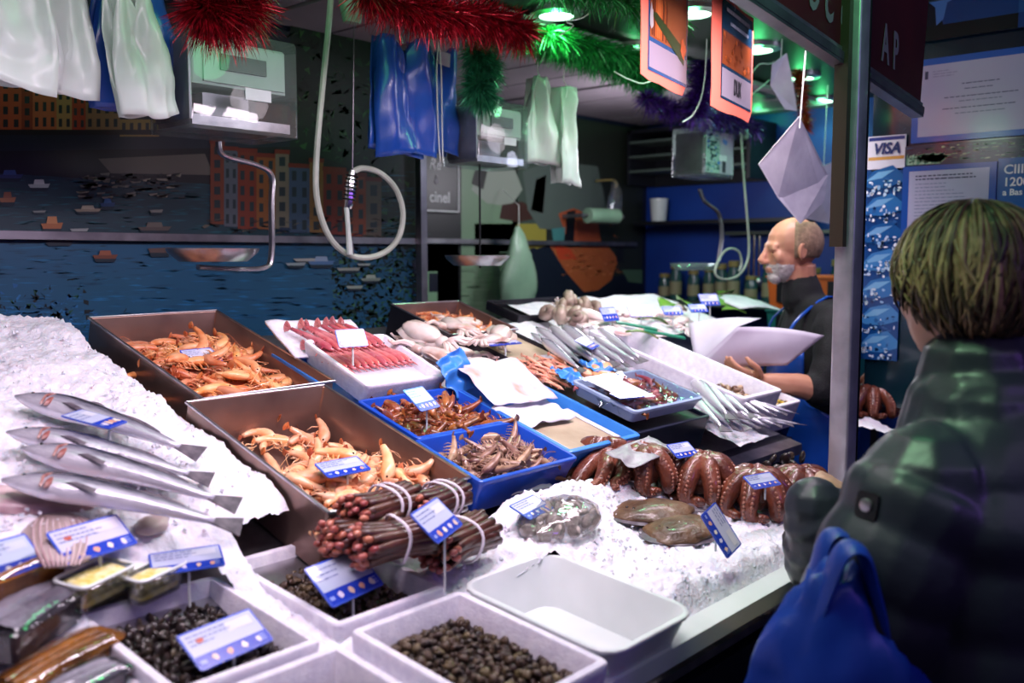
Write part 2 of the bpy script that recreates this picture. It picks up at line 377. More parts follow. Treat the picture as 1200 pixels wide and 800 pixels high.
# water: long thin streaks of slightly different blues
for k in range(1500):
    a, b = rnd(-80, 490), rnd(200, 430)
    up = b < 282
    t = min(1, max(0, (b-282)/120.))
    base = ((0.08, 0.27, 0.31) if up else (0.07+0.03*t, 0.31+0.06*t, 0.42+0.14*t))
    f = rnd(0.72, 1.22); w = rnd(4, 18)
    q([(a-w, b), (a, b-rnd(.5, 1.6)), (a+w, b+rnd(-.8, .8)), (a, b+rnd(.5, 1.5))], s2l(tuple(min(1, x*f) for x in base)))
P.lay()
for k in range(300):   # lighter water and dark weed at lower left
    a, b = random.gauss(55, 35), random.gauss(385, 28)
    if b < 325: continue
    q([(a+rnd(-5, 5), b+rnd(-4, 4)) for _ in range(4)], random.choice(['1c5a8e', '0a2230', '246aa0', '0c1c20', '134a3a', '0a1a16']))
for k in range(750):   # green reflection at lower right
    a, b = rnd(390, 490), rnd(290, 415)
    q([(a+rnd(-5, 5), b+rnd(-4, 4)) for _ in range(4)], random.choice(['0f2a20', '16402e', '0a1c16', '245a3c', '102a26', '3a6a44', '0a1512']))
P.lay()
# quay and far shore
q([(-60, 178), (350, 172), (430, 205), (380, 240), (240, 215), (120, 210), (-60, 200)], '15161a'); P.lay()
q([(115, 186), (240, 180), (250, 205), (130, 203)], '5d5850'); P.lay()
def house(x0, x1, y0, y1, col, rows, cols, dy=0.0, roof=None, sh='1c2a30'):
    f = lambda x: dy*(x-x0)
    q([(x0, y0+f(x0)), (x1, y0+f(x1)), (x1, y1+f(x1)), (x0, y1+f(x0))], col); 
    if roof: q([(x0-1, y0+f(x0)-5), (x1+1, y0+f(x1)-5), (x1+1, y0+f(x1)), (x0-1, y0+f(x0))], roof)
    P.lay()
    for i in range(cols):
        for j in range(rows):
            cx = x0+(x1-x0)*(i+0.5)/cols; cy = y0+(y1-y0)*(j+0.5)/rows+f(cx); w = (x1-x0)/cols*0.22; h = (y1-y0)/rows*0.30
            q([(cx-w, cy-h), (cx+w, cy-h), (cx+w, cy+h), (cx-w, cy+h)], sh)
    P.lay()
for a in ((-60, 0, 92, 156, 'a4552f', 4, 4), (0, 25, 92, 152, 'b2572e', 4, 2), (25, 38, 96, 152, '8f3f22', 4, 1), (38, 66, 98, 152, 'b8683a', 3, 3), (66, 84, 104, 152, 'a98a4e', 3, 2), (84, 100, 110, 152, 'a43d20', 3, 2), (100, 140, 120, 152, '8c6a44', 2, 4), (140, 186, 140, 160, '8a6f38', 1, 5)):
    house(*a, sh='23262a')
qr(-60, 152, 190, 158, '1a1416'); P.lay()
for a in ((246, 262, 168, 262, '98482a', 6, 1), (262, 278, 176, 265, '6f7884', 5, 2), (278, 300, 178, 268, '9c3d22', 5, 2), (300, 322, 184, 268, 'b36a30', 5, 2), (322, 338, 180, 268, '9a9078', 5, 1), (338, 362, 196, 272, '4f6a8a', 4, 2), (362, 378, 190, 272, 'a87a3a', 5, 1), (378, 404, 200, 274, '9a3320', 4, 2), (404, 428, 206, 276, 'b4512c', 4, 2), (428, 446, 212, 276, '7c6c5a', 3, 1)):
    house(*a[:4], ''.join('%02x' % int(int(a[4][i:i+2], 16)*.72) for i in (0, 2, 4)), *a[5:], dy=0.06, roof='6a2416')
for k in range(90):
    a, b = rnd(236, 450), rnd(255, 285); q([(a+rnd(-9, 9), b+rnd(-3, 3)) for _ in range(4)], random.choice(['24262a', '5a5448', '1a2a44', '3a2a20', '14181c']))
for k in range(110):   # distant boats by the quay
    a, b = rnd(95, 215), rnd(203, 232); w = rnd(2, 8); q([(a-w, b), (a+w, b-rnd(0, 2)), (a+w*.7, b+rnd(1, 3)), (a-w*.7, b+2)], random.choice(['6c6a60', '3a3c3c', '8a8474', '24282a', '1a1e22']))
P.lay()
def boat(x, y, w, h, hull, top=None):
    q([(x-w, y), (x+w, y-h*.2), (x+w*.8, y+h), (x-w*.8, y+h)], hull); P.lay()
    q([(x-w*.9, y+h), (x+w*.9, y+h), (x+w*.7, y+h*2), (x-w*.7, y+h*2)], '0c2430')
    if top: q([(x-w*.4, y-h*1.4), (x+w*.4, y-h*1.4), (x+w*.5, y), (x-w*.5, y)], top)
    P.lay()
for b in ((45, 216, 13, 4, 'a9b4b2', 'c8cfca'), (8, 232, 10, 5, '8a5a3c', '7a4a34'), (102, 245, 16, 3, '8a806c', 'a59c86'), (45, 247, 8, 2, '7c8480', None), (60, 262, 13, 6, '9a5f38', 'b0774a'), (92, 268, 11, 3, '8a9290', None), (125, 238, 9, 4, '1c3c66', '25507f'), (180, 266, 20, 4, '4f4640', '5d564e'), (182, 246, 8, 3, '7d7c74', None), (186, 291, 14, 5, '5a4740', None), (122, 299, 15, 4, '6a3c28', '8a5238'), (68, 282, 18, 3, '1a2026', None), (360, 303, 18, 3, 'a0a49c', None), (375, 306, 16, 4, '4a6f9a', '8aa0b8'), (407, 314, 14, 3, '8c9488', None), (425, 309, 8, 2, '98a098', None), (433, 326, 12, 3, '78887c', '98a898'), (414, 335, 10, 3, '8a988a', None), (10, 205, 16, 4, '2a3c6a', '34508a'), (345, 308, 12, 3, '8a9a9c', None)):
    boat(*b)
wp = P.build('printed_harbour_scene', None, AXY(0, YW-0.002, 0)); wp['kind'] = 'structure'; wp['label'] = 'printed wall picture of a harbour with boats and coloured houses'
# --------------------------------------------------------- printed fisherman panel right of the post
def mp(px, py): p = hitp(px, py, (0, 1, 0), YW2-0.002); return (p.x, p.z)
P = Print(0.0002)
x0 = 2.465
P.rect(x0, 0.95, hitp(752, 300, (0, 1, 0), YW2).x, CZ-0.02, '20251f'); P.lay()
qr(540, 185, 606, 372, '6f8a6e'); qr(556, 262, 640, 300, '8d8434'); qr(600, 190, 660, 262, '3c4a40'); P.lay()
for k in range(60):
    a, b = rnd(540, 606), rnd(295, 370); q([(a-rnd(3, 14), b), (a+rnd(3, 14), b), (a+8, b+1.2), (a-8, b+1.2)], random.choice(['5f7a60', '7c967a', '668266']))
q([(560, 205), (600, 190), (612, 222), (598, 242), (570, 238), (552, 222)], '8b9488'); P.lay()
q([(588, 240), (612, 236), (640, 254), (606, 260), (585, 256)], '3a2018'); q([(556, 200), (572, 196), (566, 222), (552, 215)], '15120f'); P.lay()
q([(612, 200), (650, 188), (700, 195), (712, 250), (664, 270), (632, 268), (618, 246)], '4f5a54'); q([(628, 210), (640, 205), (636, 250), (622, 246)], '7a4a38'); P.lay()
q([(600, 300), (640, 288), (690, 330), (740, 320), (752, 372), (610, 372)], '0e1626'); P.lay()
q([(640, 282), (668, 290), (712, 288), (724, 304), (716, 328), (700, 340), (684, 342), (664, 320)], 'a0512c'); P.lay()
q([(654, 250), (672, 244), (700, 256), (704, 285), (684, 290), (664, 280)], '9a4a2a'); q([(648, 285), (668, 292), (676, 304), (655, 304)], 'b03a1e'); P.lay()
for k in range(120):
    a, b = random.gauss(690, 16), random.gauss(308, 12); q([(a+rnd(-4, 4), b+rnd(-2, 2)) for _ in range(4)], random.choice(['b0633a', '8c4526', 'a85a34', 'c07048']))
q([(664, 248), (674, 246), (672, 284), (662, 284)], '0a0c10'); q([(646, 268), (662, 266), (660, 286), (648, 284)], '3f7a78'); P.lay()
q([(600, 296), (626, 290), (686, 352), (690, 372), (640, 372)], '0c1324'); q([(742, 318), (752, 320), (752, 345), (700, 366), (690, 355)], '0c1324'); P.lay()
q([(700, 366), (752, 345), (752, 372), (690, 372)], '8a4f34'); q([(728, 316), (752, 316), (752, 332), (736, 330)], '47604c'); q([(722, 292), (730, 290), (730, 308), (722, 306)], '14161a'); P.lay()
qr(498, 194, 540, 372, '05060c'); qr(500, 285, 537, 356, '0a1226'); P.lay()
qr(496, 318, 512, 358, '79a07c'); P.lay(); qr(502, 320, 512, 342, '0a1226'); P.lay()
fp = P.build('printed_fisherman_panel', None, AXY(0, YW2-0.003, 0)); fp['kind'] = 'structure'; fp['label'] = 'large printed picture of a fisherman holding an orange catch'
# black sign with a white frame and lettering
M['white_ink'] = pm('white_ink', 'e8e8ea', None, rough=0.6); M['ink'] = pm('dark_ink', '14141c', None, rough=0.6); M['grey_ink'] = pm('grey_ink', '8a868e', None, rough=0.6)
sx0, sz0 = mp(496, 247); sx1, sz1 = mp(534, 190)
sg = empty('black_sign', AXY(sx0, YW2-0.016, sz0)); tag(sg, 'black wall sign in a thin white frame beside the steel post', 'sign')
w, h = sx1-sx0, sz1-sz0
part('sign_board', MB().box((w/2, h/2, 0), (w+.01, h+.01, 0.012)), M['black'], sg, smooth=False)
part('sign_frame', MB().box((w/2, 0.002, 0.007), (w, 0.006, 0.004)).box((w-0.003, h/2, 0.007), (0.006, h, 0.004)), M['white_ink'], sg, smooth=False)
txt('cinel', 0.07, M['white_ink'], sg, T(w*0.40, h*0.27, 0.008), bold=0.001); txt('Re', 0.07, M['white_ink'], sg, T(w*0.25, h*0.9, 0.008), shear=0.3)
part('emblem', MB().lathe([(0.014, 0), (0.012, 0.003)], 8).ball((0.0, 0.02, 0.001), (0.006, 0.008, 0.003)), M['grey_ink'], sg, T(w*0.3, h*0.58, 0.006))
# ------------------------------------------------------------------ front fascia beam, red banner, steel post
def hy(px, py, Y): return hitp(px, py, (0, 1, 0), Y)
b0, b1 = hy(900, 20, 0.86), hy(1072, 134, 0.86)
dirb = (b1-b0).normalized(); a0 = b0-dirb*1.2; a1 = b1+dirb*0.02
bm = empty('fascia_beam', T(a0)); tag(bm, 'sloping aluminium beam along the bottom of the red banner', 'beam')
bm.rotation_euler = (0, -math.atan2(dirb.z, math.hypot(dirb.x, dirb.y)), 0)
Lb = (a1-a0).length
part('rail', MB().box((Lb/2, 0, 0.0), (Lb, 0.03, 0.008)).box((Lb/2, -0.012, 0.012), (Lb, 0.008, 0.018)).box((Lb/2, 0.012, 0.012), (Lb, 0.008, 0.018)), M['steel_dull'], bm, smooth=False)
part('rail_lip', MB().box((Lb/2, -0.0, 0.027), (Lb, 0.022, 0.01)), M['steel'], bm, smooth=False)
M['red_cloth'] = pm('red_banner', '571018', '430a12', scale=5, rough=0.55)
rb = empty('red_banner', T(a0+Vector((0, 0.0, 0.034)))); rb.rotation_euler = bm.rotation_euler
tag(rb, 'dark red banner with big grey letters above the counter beam', 'banner')
part('banner_sheet', MB().box((Lb/2, 0, 0.22), (Lb, 0.012, 0.44)), M['red_cloth'], rb, smooth=False)
M['banner_ink'] = pm('banner_grey', '8d8088', None, rough=0.6)
u = lambda px: (hy(px[0], px[1], 0.86)-a0).dot(dirb)
for ch, px in (('I', (925, 10)), ('O', (948, 8)), ('C', (966, 20)), ('O', (985, 35)), ('A', (1036, 30)), ('P', (1046, 62))):
    txt(ch, 0.12, M['banner_ink'], rb, AXY(u((px[0], px[1]+20)), -0.008, 0.070), sx=0.55, bold=0.003, shear=-0.25 if ch in 'AP' else 0.1)
# chrome post
px0 = hy(991, 400, 0.84); post = empty('steel_post', T(px0.x, 0.84, 0.95)); tag(post, 'square polished steel post standing on the counter front', 'post')
ln = CZ+0.06-0.95
M['poststeel'] = pm('post_steel', 'c8c2c8', 'aaa4aa', scale=14, rough=.35, metal=.55, bump=.03)
part('post_tube', MB().loft([rrect(0.052, 0.045, 0.006, 0.0), rrect(0.052, 0.045, 0.006, ln)]), M['poststeel'], post, smooth='auto')
part('foot_plate', MB().loft([rrect(0.09, 0.08, 0.01, 0), rrect(0.09, 0.08, 0.01, 0.008)]), M['steel_dull'], post)
part('dark_seal', MB().box((0.0285, -0.0, ln/2), (0.005, 0.046, ln)), M['black'], post, smooth=False)
M['brown'] = pm('brown_profile', '3a2a1c', None, rough=0.5)
part('brown_profile', MB().box((-0.036, 0.01, ln*0.72), (0.02, 0.03, ln*0.56)), M['brown'], post, smooth=False)
# ------------------------------------------------------------------ side panel with notices, right of the post
XP = 3.1
M['teal'] = pm('dark_teal_gloss', '0c2b33', '0a1a2c', scale=3, rough=0.12, coat=0.4)
sp = struct('wall_right', MB().box((XP+0.02, 0.55, 1.68), (0.03, 1.32, 1.25)), M['teal'], label='glossy dark teal side panel carrying the notices')
def pp(px, py): p = hitp(px, py, (1, 0, 0), XP); return (-p.y, p.z)   # panel coordinates: right, up
def sheet(name, label, cat, quad, depth, polys, mat=None, thick=0.006, edge=None, group=None, off=0.005):
    """a notice on the side panel: quad = left, top, right, bottom in panel units"""
    l, t, r, b = quad; o = empty(name, AXX(XP-off-depth, -l, b)); tag(o, label, cat, group)
    part('board', MB().box(((r-l)/2, (t-b)/2, 0), (r-l, t-b, thick)), edge or M['blue'], o, smooth=False)
    P_ = Print(0.0003)
    polys(P_, r-l, t-b)
    P_.build('printed_face', o, T(0, 0, thick/2+0.0005), mat or M['gprint'])
    return o
def lines(P_, x0, x1, y0, n, dy, col='6d6a78', h=0.0022, cent=False, f=(0.5, 1.0)):
    for i in range(n):
        y = y0-i*dy; a = x0
        L_ = (x1-x0)*rnd(*f); 
        if cent: a = (x0+x1)/2-L_/2
        e = a+L_
        while a < e:
            w_ = min(rnd(0.006, 0.02), e-a); P_.rect(a, y, a+w_, y+h, col); a += w_+rnd(0.002, 0.004)
def cert1(P_, w, h):
    P_.rect(0, 0, w, h, '2a58b0').lay(); P_.rect(0.02, 0.018, w-0.02, h-0.02, 'b3adc6').lay()
    lines(P_, 0.06, 0.14, h-0.042, 3, 0.008, '8a86a0', 0.002); P_.rect(0.036, h-0.062, 0.046, h-0.038, '4a4660')
    P_.disc(w-0.06, h-0.04, 0.012, 0.010, 'b0352a')
    for y, a, b, c in ((0.088, 0.14, 0.26, '55506a'), (0.104, 0.15, 0.24, '6a6680'), (0.126, 0.08, 0.32, '55506a'), (0.14, 0.13, 0.27, '7a768e'), (0.160, 0.08, 0.31, '5c5870'), (0.176, 0.12, 0.28, '7a768e')): lines(P_, a, b, h-y, 1, 0.01, c, 0.0028, True, (0.8, 1))
l, t = pp(1072, 72); r = l+0.40; b = pp(1076, 168)[1]
sheet('wall_notice', 'upper pale certificate in a blue border, red dot at its top right', 'notice', (l, t, r, b), 0.0, cert1)
def cert2(P_, w, h):
    P_.rect(0, 0, w, h, '1d4c9c').lay(); P_.rect(0.02, 0.0, w-0.02, h-0.016, 'a9a7c0').lay()
    lines(P_, 0.04, w-0.05, h-0.034, 2, 0.010, '3a3850', 0.004, False, (0.85, 1)); lines(P_, 0.04, w-0.05, h-0.058, 14, 0.011, '77748c', 0.0022, False, (0.5, 1))
l, t = pp(1060, 196); r = pp(1170, 190)[0]; b = t-0.30
sheet('wall_notice', 'lower grey lavender letter in a blue border above the blonde head', 'notice', (l, t, r, b), 0.004, cert2)
def hours(P_, w, h): P_.rect(0, 0, w, h, '1b5a9c').lay()
l, t = pp(1171, 186); hs = sheet('hours_sign', 'bright blue sign with white lettering at the right edge', 'sign', (l, t, l+0.26, t-0.16), 0.0, hours)
for i, (s, z) in enumerate((('CIII', 0.125), ('1200', 0.088), ('a Bas', 0.058))): txt(s, (0.038, 0.036, 0.026)[i], M['white_ink'], hs, T(0.016, z, 0.005), align='LEFT', bold=0.0006)
def visa(P_, w, h):
    P_.rect(0, 0, w, h, 'd6d0da').lay(); P_.rect(0.004, h*0.86, w-0.004, h*0.97, '2a3474'); P_.rect(0.004, h*0.27, w-0.004, h*0.37, 'c9924a')
l, t = pp(1018, 161); r = pp(1063, 158)[0]; b = pp(1018, 199)[1]
vs = sheet('card_sticker', 'small white payment sticker reading VISA beside the post', 'sticker', (l, t, r, b), 0.0, visa, thick=0.002, edge=M['paper'])
M['visa'] = pm('visa_blue', '16205c', None, rough=0.5)
txt('VISA', (t-b)*0.46, M['visa'], vs, T((r-l)*0.50, (t-b)*0.60, 0.004), bold=0.0016, shear=0.25, sx=(r-l)/((t-b)*1.3))
def icefish(P_, w, h):
    P_.rect(0, 0, w, h, '14427c').lay()
    for k in range(7):
        y = h*(0.06+0.145*k); P_.poly([(0, y), (w*.3, y+.045), (w*.75, y+.06), (w, y+.03), (w, y+.005), (w*.6, y-.012), (w*.2, y-.01)], random.choice(['2a6aa6', '1b5590', '3a7ab4', '0f3a70'])); P_.lay()
        P_.poly([(w*.1, y+.012), (w*.4, y+.04), (w*.8, y+.045), (w*.5, y+.02)], '6fa6cc'); P_.lay()
        for j in range(34): P_.blob(rnd(0.01, w-.01), y+rnd(-.022, .03)-0.012, rnd(.002, .008), rnd(.002, .007), random.choice(['d2e4f0', 'b4d0e6', '8ab4d8', '2a5c94', '0c2c58', 'e8f2f8']), 6)
        P_.lay()
l, t = pp(1012, 202); r = pp(1060, 200)[0]; b = pp(1012, 420)[1]
ip = sheet('fish_poster', 'tall blue poster of fish on ice beside the steel post', 'poster', (l, t, r, b), 0.0, icefish, thick=0.003)
txt('iZion', 0.05, M['white_ink'], ip, T((r-l)*0.6, (t-b)*0.66, 0.005), bold=0.0008)
def seap(P_, w, h):
    P_.rect(0, 0, w, h, '0d2a3c').lay()
    for k in range(120): P_.blob(rnd(0.01, w-.01), rnd(0.005, h-.005), rnd(.003, .014), rnd(.001, .003), random.choice(['2f6a58', '14405a', '5a8a68', '0a1c30', 'a8b890', '20603c']), 6)
    for k in range(26): P_.poly([(0.005+k*0.004, 0.005), (0.008+k*0.004, 0.005), (0.009+k*0.005, rnd(.02, .045)), (0.006+k*.004, rnd(.02, .04))], random.choice(['9cc0a0', '6a9a7a']))
l, t = pp(1062, 172); sheet('sea_poster', 'dark green strip poster of the sea between the two notices', 'poster', (l, t, l+0.42, pp(1062, 196)[1]), 0.001, seap, thick=0.003)
def portrait(P_, w, h):
    P_.rect(0, 0, w, h, '173a78').lay(); P_.rect(0, 0, w*.86, h*0.22, '070a14').lay()
    P_.poly([(0.0, h), (0.01, h*.3), (.03, h*.22), (.1, h*.22), (.085, h*.5), (.09, h*.62), (.115, h*.68), (.13, h*.8), (.135, h)], '0a1024').lay()
    P_.poly([(.045, h), (.05, h*.62), (.075, h*.5), (.08, h*.22), (.10, h*.3), (.11, h*.55), (.135, h*.6), (.150, h*.78), (.15, h)], '4a78bc').lay()
    P_.poly([(.05, h), (.06, h*.75), (.085, h*.6), (.09, h*.9), (.08, h)], '23488c').lay(); P_.poly([(.105, h*.83), (.135, h*.86), (.13, h*.8), (.112, h*.79)], '2c4f90').lay()
    P_.disc(.235, h*.78, .052, .045, 'b79f74').lay(); P_.disc(.235, h*.79, .038, .032, 'a66a44').lay(); P_.blob(.235, h*.80, .022, .016, 'c2603a').lay()
    P_.rect(w*.86, h*.22, w, h, '20508c'); lines(P_, w*.88, w*.98, h*.8, 6, .016, '7a9ac8')
l, t = pp(1071, -22); sheet('portrait_poster', 'blue poster with a face and a round plate at top right', 'poster', (l, t, l+0.36, pp(1071, 52)[1]), 0.012, portrait, edge=M['black'])
# ================================================================== ICE
SLOTS = {  # rim rectangles on the front deck: x0, x1, y0, y1
 'b1': (0.535, 0.755, 1.03, 1.31), 'b2': (0.795, 1.015, 1.05, 1.345), 'b3': (0.80, 1.02, 0.735, 1.03), 'b4': (0.545, 0.765, 0.735, 1.01), 'tub': (1.035, 1.245, 0.75, 1.03)}
def vnoise(x, y, seed):
    rs = np.random.RandomState(seed); g = rs.rand(256, 256)
    xi = np.floor(x).astype(int); yi = np.floor(y).astype(int); fx = x-xi; fy = y-yi
    fx = fx*fx*(3-2*fx); fy = fy*fy*(3-2*fy)
    a = g[xi % 256, yi % 256]; b = g[(xi+1) % 256, yi % 256]; c = g[xi % 256, (yi+1) % 256]; d = g[(xi+1) % 256, (yi+1) % 256]
    return (a*(1-fx)+b*fx)*(1-fy)+(c*(1-fx)+d*fx)*fy
def sstep(a, b, t): t = np.clip((t-a)/(b-a), 0, 1); return t*t*(3-2*t)
def bumpf(X, Y, cx, cy, rx, ry, h): return h*np.exp(-((X-cx)/rx)**2-((Y-cy)/ry)**2)
def ice_base(X, Y):
    X = np.asarray(X, float); Y = np.asarray(Y, float)
    low = 0.965+0.1*(Y-0.8)+0.02*sstep(0.95, 1.2, Y); up = 1.0+0.3*(Y-0.8)-0.028
    k = sstep(1.2, 1.40, Y); z = low*(1-k)+up*k
    z = z+bumpf(X, Y, 1.30, 1.04, 0.13, 0.07, 0.03)+bumpf(X, Y, 1.36, 0.86, 0.07, 0.10, 0.03)+bumpf(X, Y, 1.15, 1.09, 0.12, .05, .02)+bumpf(X, Y, 1.46, 1.19, 0.22, .06, .065)
    z = z+bumpf(X, Y, 0.70, 1.42, 0.16, 0.05, 0.02)+bumpf(X, Y, 2.9, 0.95, .3, .1, .03)
    edge = sstep(0.785, 0.83, Y); return z-0.05*(1-edge)
def ice_z(X, Y): return float(ice_base(X, Y))
def ice_mesh(name, x0, x1, y0, y1, step, hole=None, label=None):
    nx, ny = int((x1-x0)/step), int((y1-y0)/step)
    gx, gy = np.meshgrid(np.linspace(x0, x1, nx+1), np.linspace(y0, y1, ny+1), indexing='xy')
    Z = ice_base(gx, gy)
    for s, a, sd in ((9, 0.022, 1), (26, 0.010, 2), (75, 0.006, 3), (150, 0.005, 4)):
        Z = Z+a*(vnoise((gx+5)*s, (gy+5)*s*1.1, sd)-0.5)
    hf = vnoise((gx+5)*105, (gy+5)*105, 9); Z = Z+0.0035*(hf > 0.62)
    jx = (vnoise((gx+5)*170, (gy+5)*170, 11)-0.5)*step*0.9; jy = (vnoise((gx+5)*170, (gy+5)*170, 12)-0.5)*step*0.9
    V = np.stack([gx+jx, gy+jy, Z], -1).reshape(-1, 3)
    i = np.arange(nx); j = np.arange(ny); ii, jj = np.meshgrid(i, j, indexing='xy'); a = (jj*(nx+1)+ii).ravel()
    F = np.stack([a, a+1, a+nx+2, a+nx+1], -1)
    c = V[F].mean(1); keep = np.ones(len(F), bool)
    for key, (p, q_, r, s) in SLOTS.items():
        if key == 'tub': p, q_, r, s = p-.016, q_+.016, r-.016, s+.005
        keep &= ~((c[:, 0] > p+0.006) & (c[:, 0] < q_-0.006) & (c[:, 1] > r+0.006) & (c[:, 1] < s-0.006))
    keep &= ~((c[:, 0] > 0.915) & (c[:, 1] > 1.235))
    keep &= ~((c[:, 0] > 1.26) & (c[:, 1] > 1.20)) & ~((c[:, 0] > 1.95) & (c[:, 0] < 2.86) & (c[:, 1] > 0.975+0.01*np.sin(c[:, 0]*40)))
    F = F[keep]
    me = bpy.data.meshes.new(name); me.vertices.add(len(V)); me.vertices.foreach_set('co', V.ravel())
    me.loops.add(F.size); me.loops.foreach_set('vertex_index', F.ravel()); me.polygons.add(len(F))
    me.polygons.foreach_set('loop_start', np.arange(0, F.size, 4)); me.polygons.foreach_set('loop_total', np.full(len(F), 4))
    me.materials.append(M['ice']); me.update(calc_edges=True); me.validate()
    o = link(name, me); return tag(o, label, 'ice', None, 'stuff')
ice_mesh('crushed_ice', -0.5, 1.9, 0.765, 2.27, 0.0055, label='bed of white crushed ice under the fish and boxes')
ice_mesh('crushed_ice', 1.9, 3.02, 0.765, 1.17, 0.011, label='crushed ice on the far end of the counter behind the post')
# loose lumps of ice on the bed
mb = MB()
for k in range(1500):
    X, Y = (rnd(0.2, 0.9), rnd(1.36, 2.2)) if k < 600 else (rnd(1.03, 1.75), rnd(0.8, 1.18)) if k < 1100 else (rnd(0.3, 1.2), rnd(1.0, 1.45))
    if any(p-.01 < X < q_+.01 and r-.01 < Y < s+.01 for p, q_, r, s in SLOTS.values()) or (X > 0.9 and Y > 1.22): continue
    s = rnd(0.0015, 0.0042); mb.box((0, 0, 0), (s*rnd(.8, 2), s*rnd(.8, 2), s*1.4), 0, T(X, Y, ice_z(X, Y)+0.006) @ Euler((rnd(0, 3), rnd(0, 3), rnd(0, 3))).to_matrix().to_4x4())
tag(link('ice_lumps', mb.mesh('ice_lumps', M['ice'], False)), 'loose bits of ice scattered over the ice bed', 'ice', None, 'stuff')
# ================================================================== PRICE CARDS
M['card'] = pm('card_plastic', 'c9cbe2', None, rough=0.35)
M['cardedge'] = pm('card_blue_edge', '3a55c0', None, rough=0.35)
def card_print(w, h, blue=0.34, seed=0, style=0):
    rr = random.Random(seed); P_ = Print(0.00025)
    P_.rect(-w/2, -h/2, w/2, h/2, '3d58c8').lay()
    P_.rect(-w/2+.002, -h/2+.002, w/2-.002, h/2-.002, ('bcc3dc', 'c8c8de', 'b4bfd4')[seed % 3]).lay()
    P_.rect(-w/2+.002, -h/2+.002, w/2-.002, -h/2+h*blue, '2440b4').lay()
    P_.rect(w*.08, h*.12, w*.42, h*.36, ('d6d8e6', 'd8d4dc', 'c4cade')[seed % 3])
    for i in range(3):
        a = -w*.44; e = a+w*rr.uniform(.3, .6)
        while a < e: b = rr.uniform(.004, .012); P_.rect(a, h*(.34-.12*i), a+b, h*(.34-.12*i)+.0022, '7f86ae'); a += b+.002
    if style == 1: P_.disc(-w*.30, h*.2, .006, .004, 'c8614a')
    P_.lay()
    n = 4
    for i in range(n):
        x = -w*.26+w*.2*i; P_.blob(x, -h/2+h*blue*.5, h*.075, h*.085, ('e6c9b0', 'e2a98c', 'f0e6d2', 'dcd6ea')[(i+seed) % 4], 9, .25)
        P_.blob(x, -h/2+h*blue*.5, h*.03, h*.035, ('c97a5a', 'd8d0c8', 'b8806a', '8a8ac0')[(i+seed) % 4], 6, .3) if False else None
    P_.rect(-w*.46, -h/2+h*blue*.35, -w*.38, -h/2+h*blue*.6, '8fa2e0')
    lx = w*.36
    for i in range(3): P_.rect(lx, -h/2+h*blue*(.3+.2*i), lx+w*.08, -h/2+h*blue*(.3+.2*i)+.0015, '8fa2e0')
    return P_
ncard = [0]
def card(pos, yaw, tilt, w, h, label, roll=0, stake=0.06, name='price_card', blue=0.34, bend=0, style=0, foot=None):
    """price card at world pos; tilt 0 = lying flat, 90 = upright, facing the aisle"""
    ncard[0] += 1
    o = empty(name, T(pos) @ RZ(R(yaw)) @ RX(R(tilt)) @ RZ(R(roll))); tag(o, label, 'price card')
    if 1:
        part('card_plate', MB().loft([rrect(w, h, .005, -.0008), rrect(w, h, .005, .0008)]), M['cardedge'], o)
        card_print(w-.002, h-.002, blue, ncard[0], style).build('printed_face', o, T(0, 0, .0011), M['gprint'])
    if stake:
        inv = o.matrix_world.inverted().to_3x3(); d = inv @ Vector((0, 0, -1)); p0 = Vector((0, -h*.30, -.002)); p1 = p0+d*stake
        part('stake', MB().tube([p0, p1], .0022, 6), M['wplast'], o)
    return o
# ================================================================== TRAYS
def tray(name, label, cat, Fr, x0, x1, y0, y1, d, mat, t=0.003, taper=0.0, r=0.008, lip=0.0, group=None, floor_mat=None, yaw=0, rimz=0, cos=CU_):
    l = (y1-y0)/cos; o = empty(name, Fr @ T((x0+x1)/2, ((y0+y1)/2-0.8)/cos, rimz) @ RZ(R(yaw))); tag(o, label, cat, group)
    part('tray_body', container(x1-x0, l, d, t, taper, r, lip), mat, o)
    return o, l
M['steel_in'] = pm('tray_steel', '9a7f74', '7c625a', scale=6, rough=0.34, metal=0.75, bump=0.05, bscale=60)
trayA, lA = tray('steel_tray', 'deep steel tray of orange prawns furthest left, against the harbour wall', 'tray', FU, 0.955, 1.285, 1.695, 2.165, 0.115, M['steel_in'], yaw=1.5)
trayB, lB = tray('steel_tray', 'deep steel tray of peach langoustine tails in front of the blue trays', 'tray', FU, 0.922, 1.252, 1.235, 1.685, 0.115, M['steel_in'])
trayG, lG = tray('steel_tray', 'dark steel tray of small cooked prawns at the back right of the post', 'tray', FU, 1.85, 2.13, 1.895, 2.15, 0.09, M['steel_in'])
M['dksteel'] = pm('dark_steel', '3c3b42', '2c2b31', scale=6, rough=0.4, metal=0.7)
for o_, w_, l_ in ((trayA, .33, lA), (trayB, .33, lB), (trayG, .28, lG)):
    part('rim_wire', MB().tube([(-w_/2, -l_/2, 0), (w_/2, -l_/2, 0), (w_/2, l_/2, 0), (-w_/2, l_/2, 0), (-w_/2, -l_/2, 0)], .0035, 6), M['steel'], o_)
part('outer_side', MB().box((-.1425, 0, -.05), (.003, lG, .10)), M['dksteel'], trayG, smooth=False, label='dark outer side of the tray')
M['blue_in'] = M['blue']
trayC, lC = tray('blue_crate', 'blue crate under the white foam box of red prawns', 'crate', FU, 1.285, 1.575, 1.605, 1.93, 0.09, M['lblue'], t=.006, taper=.012, lip=.004, rimz=-.02)
trayD, lD = tray('blue_crate', 'blue crate of brown langoustines directly behind the lower blue crate', 'crate', FU, 1.275, 1.565, 1.405, 1.595, 0.075, M['blue'], t=.006, taper=.01, lip=.004)
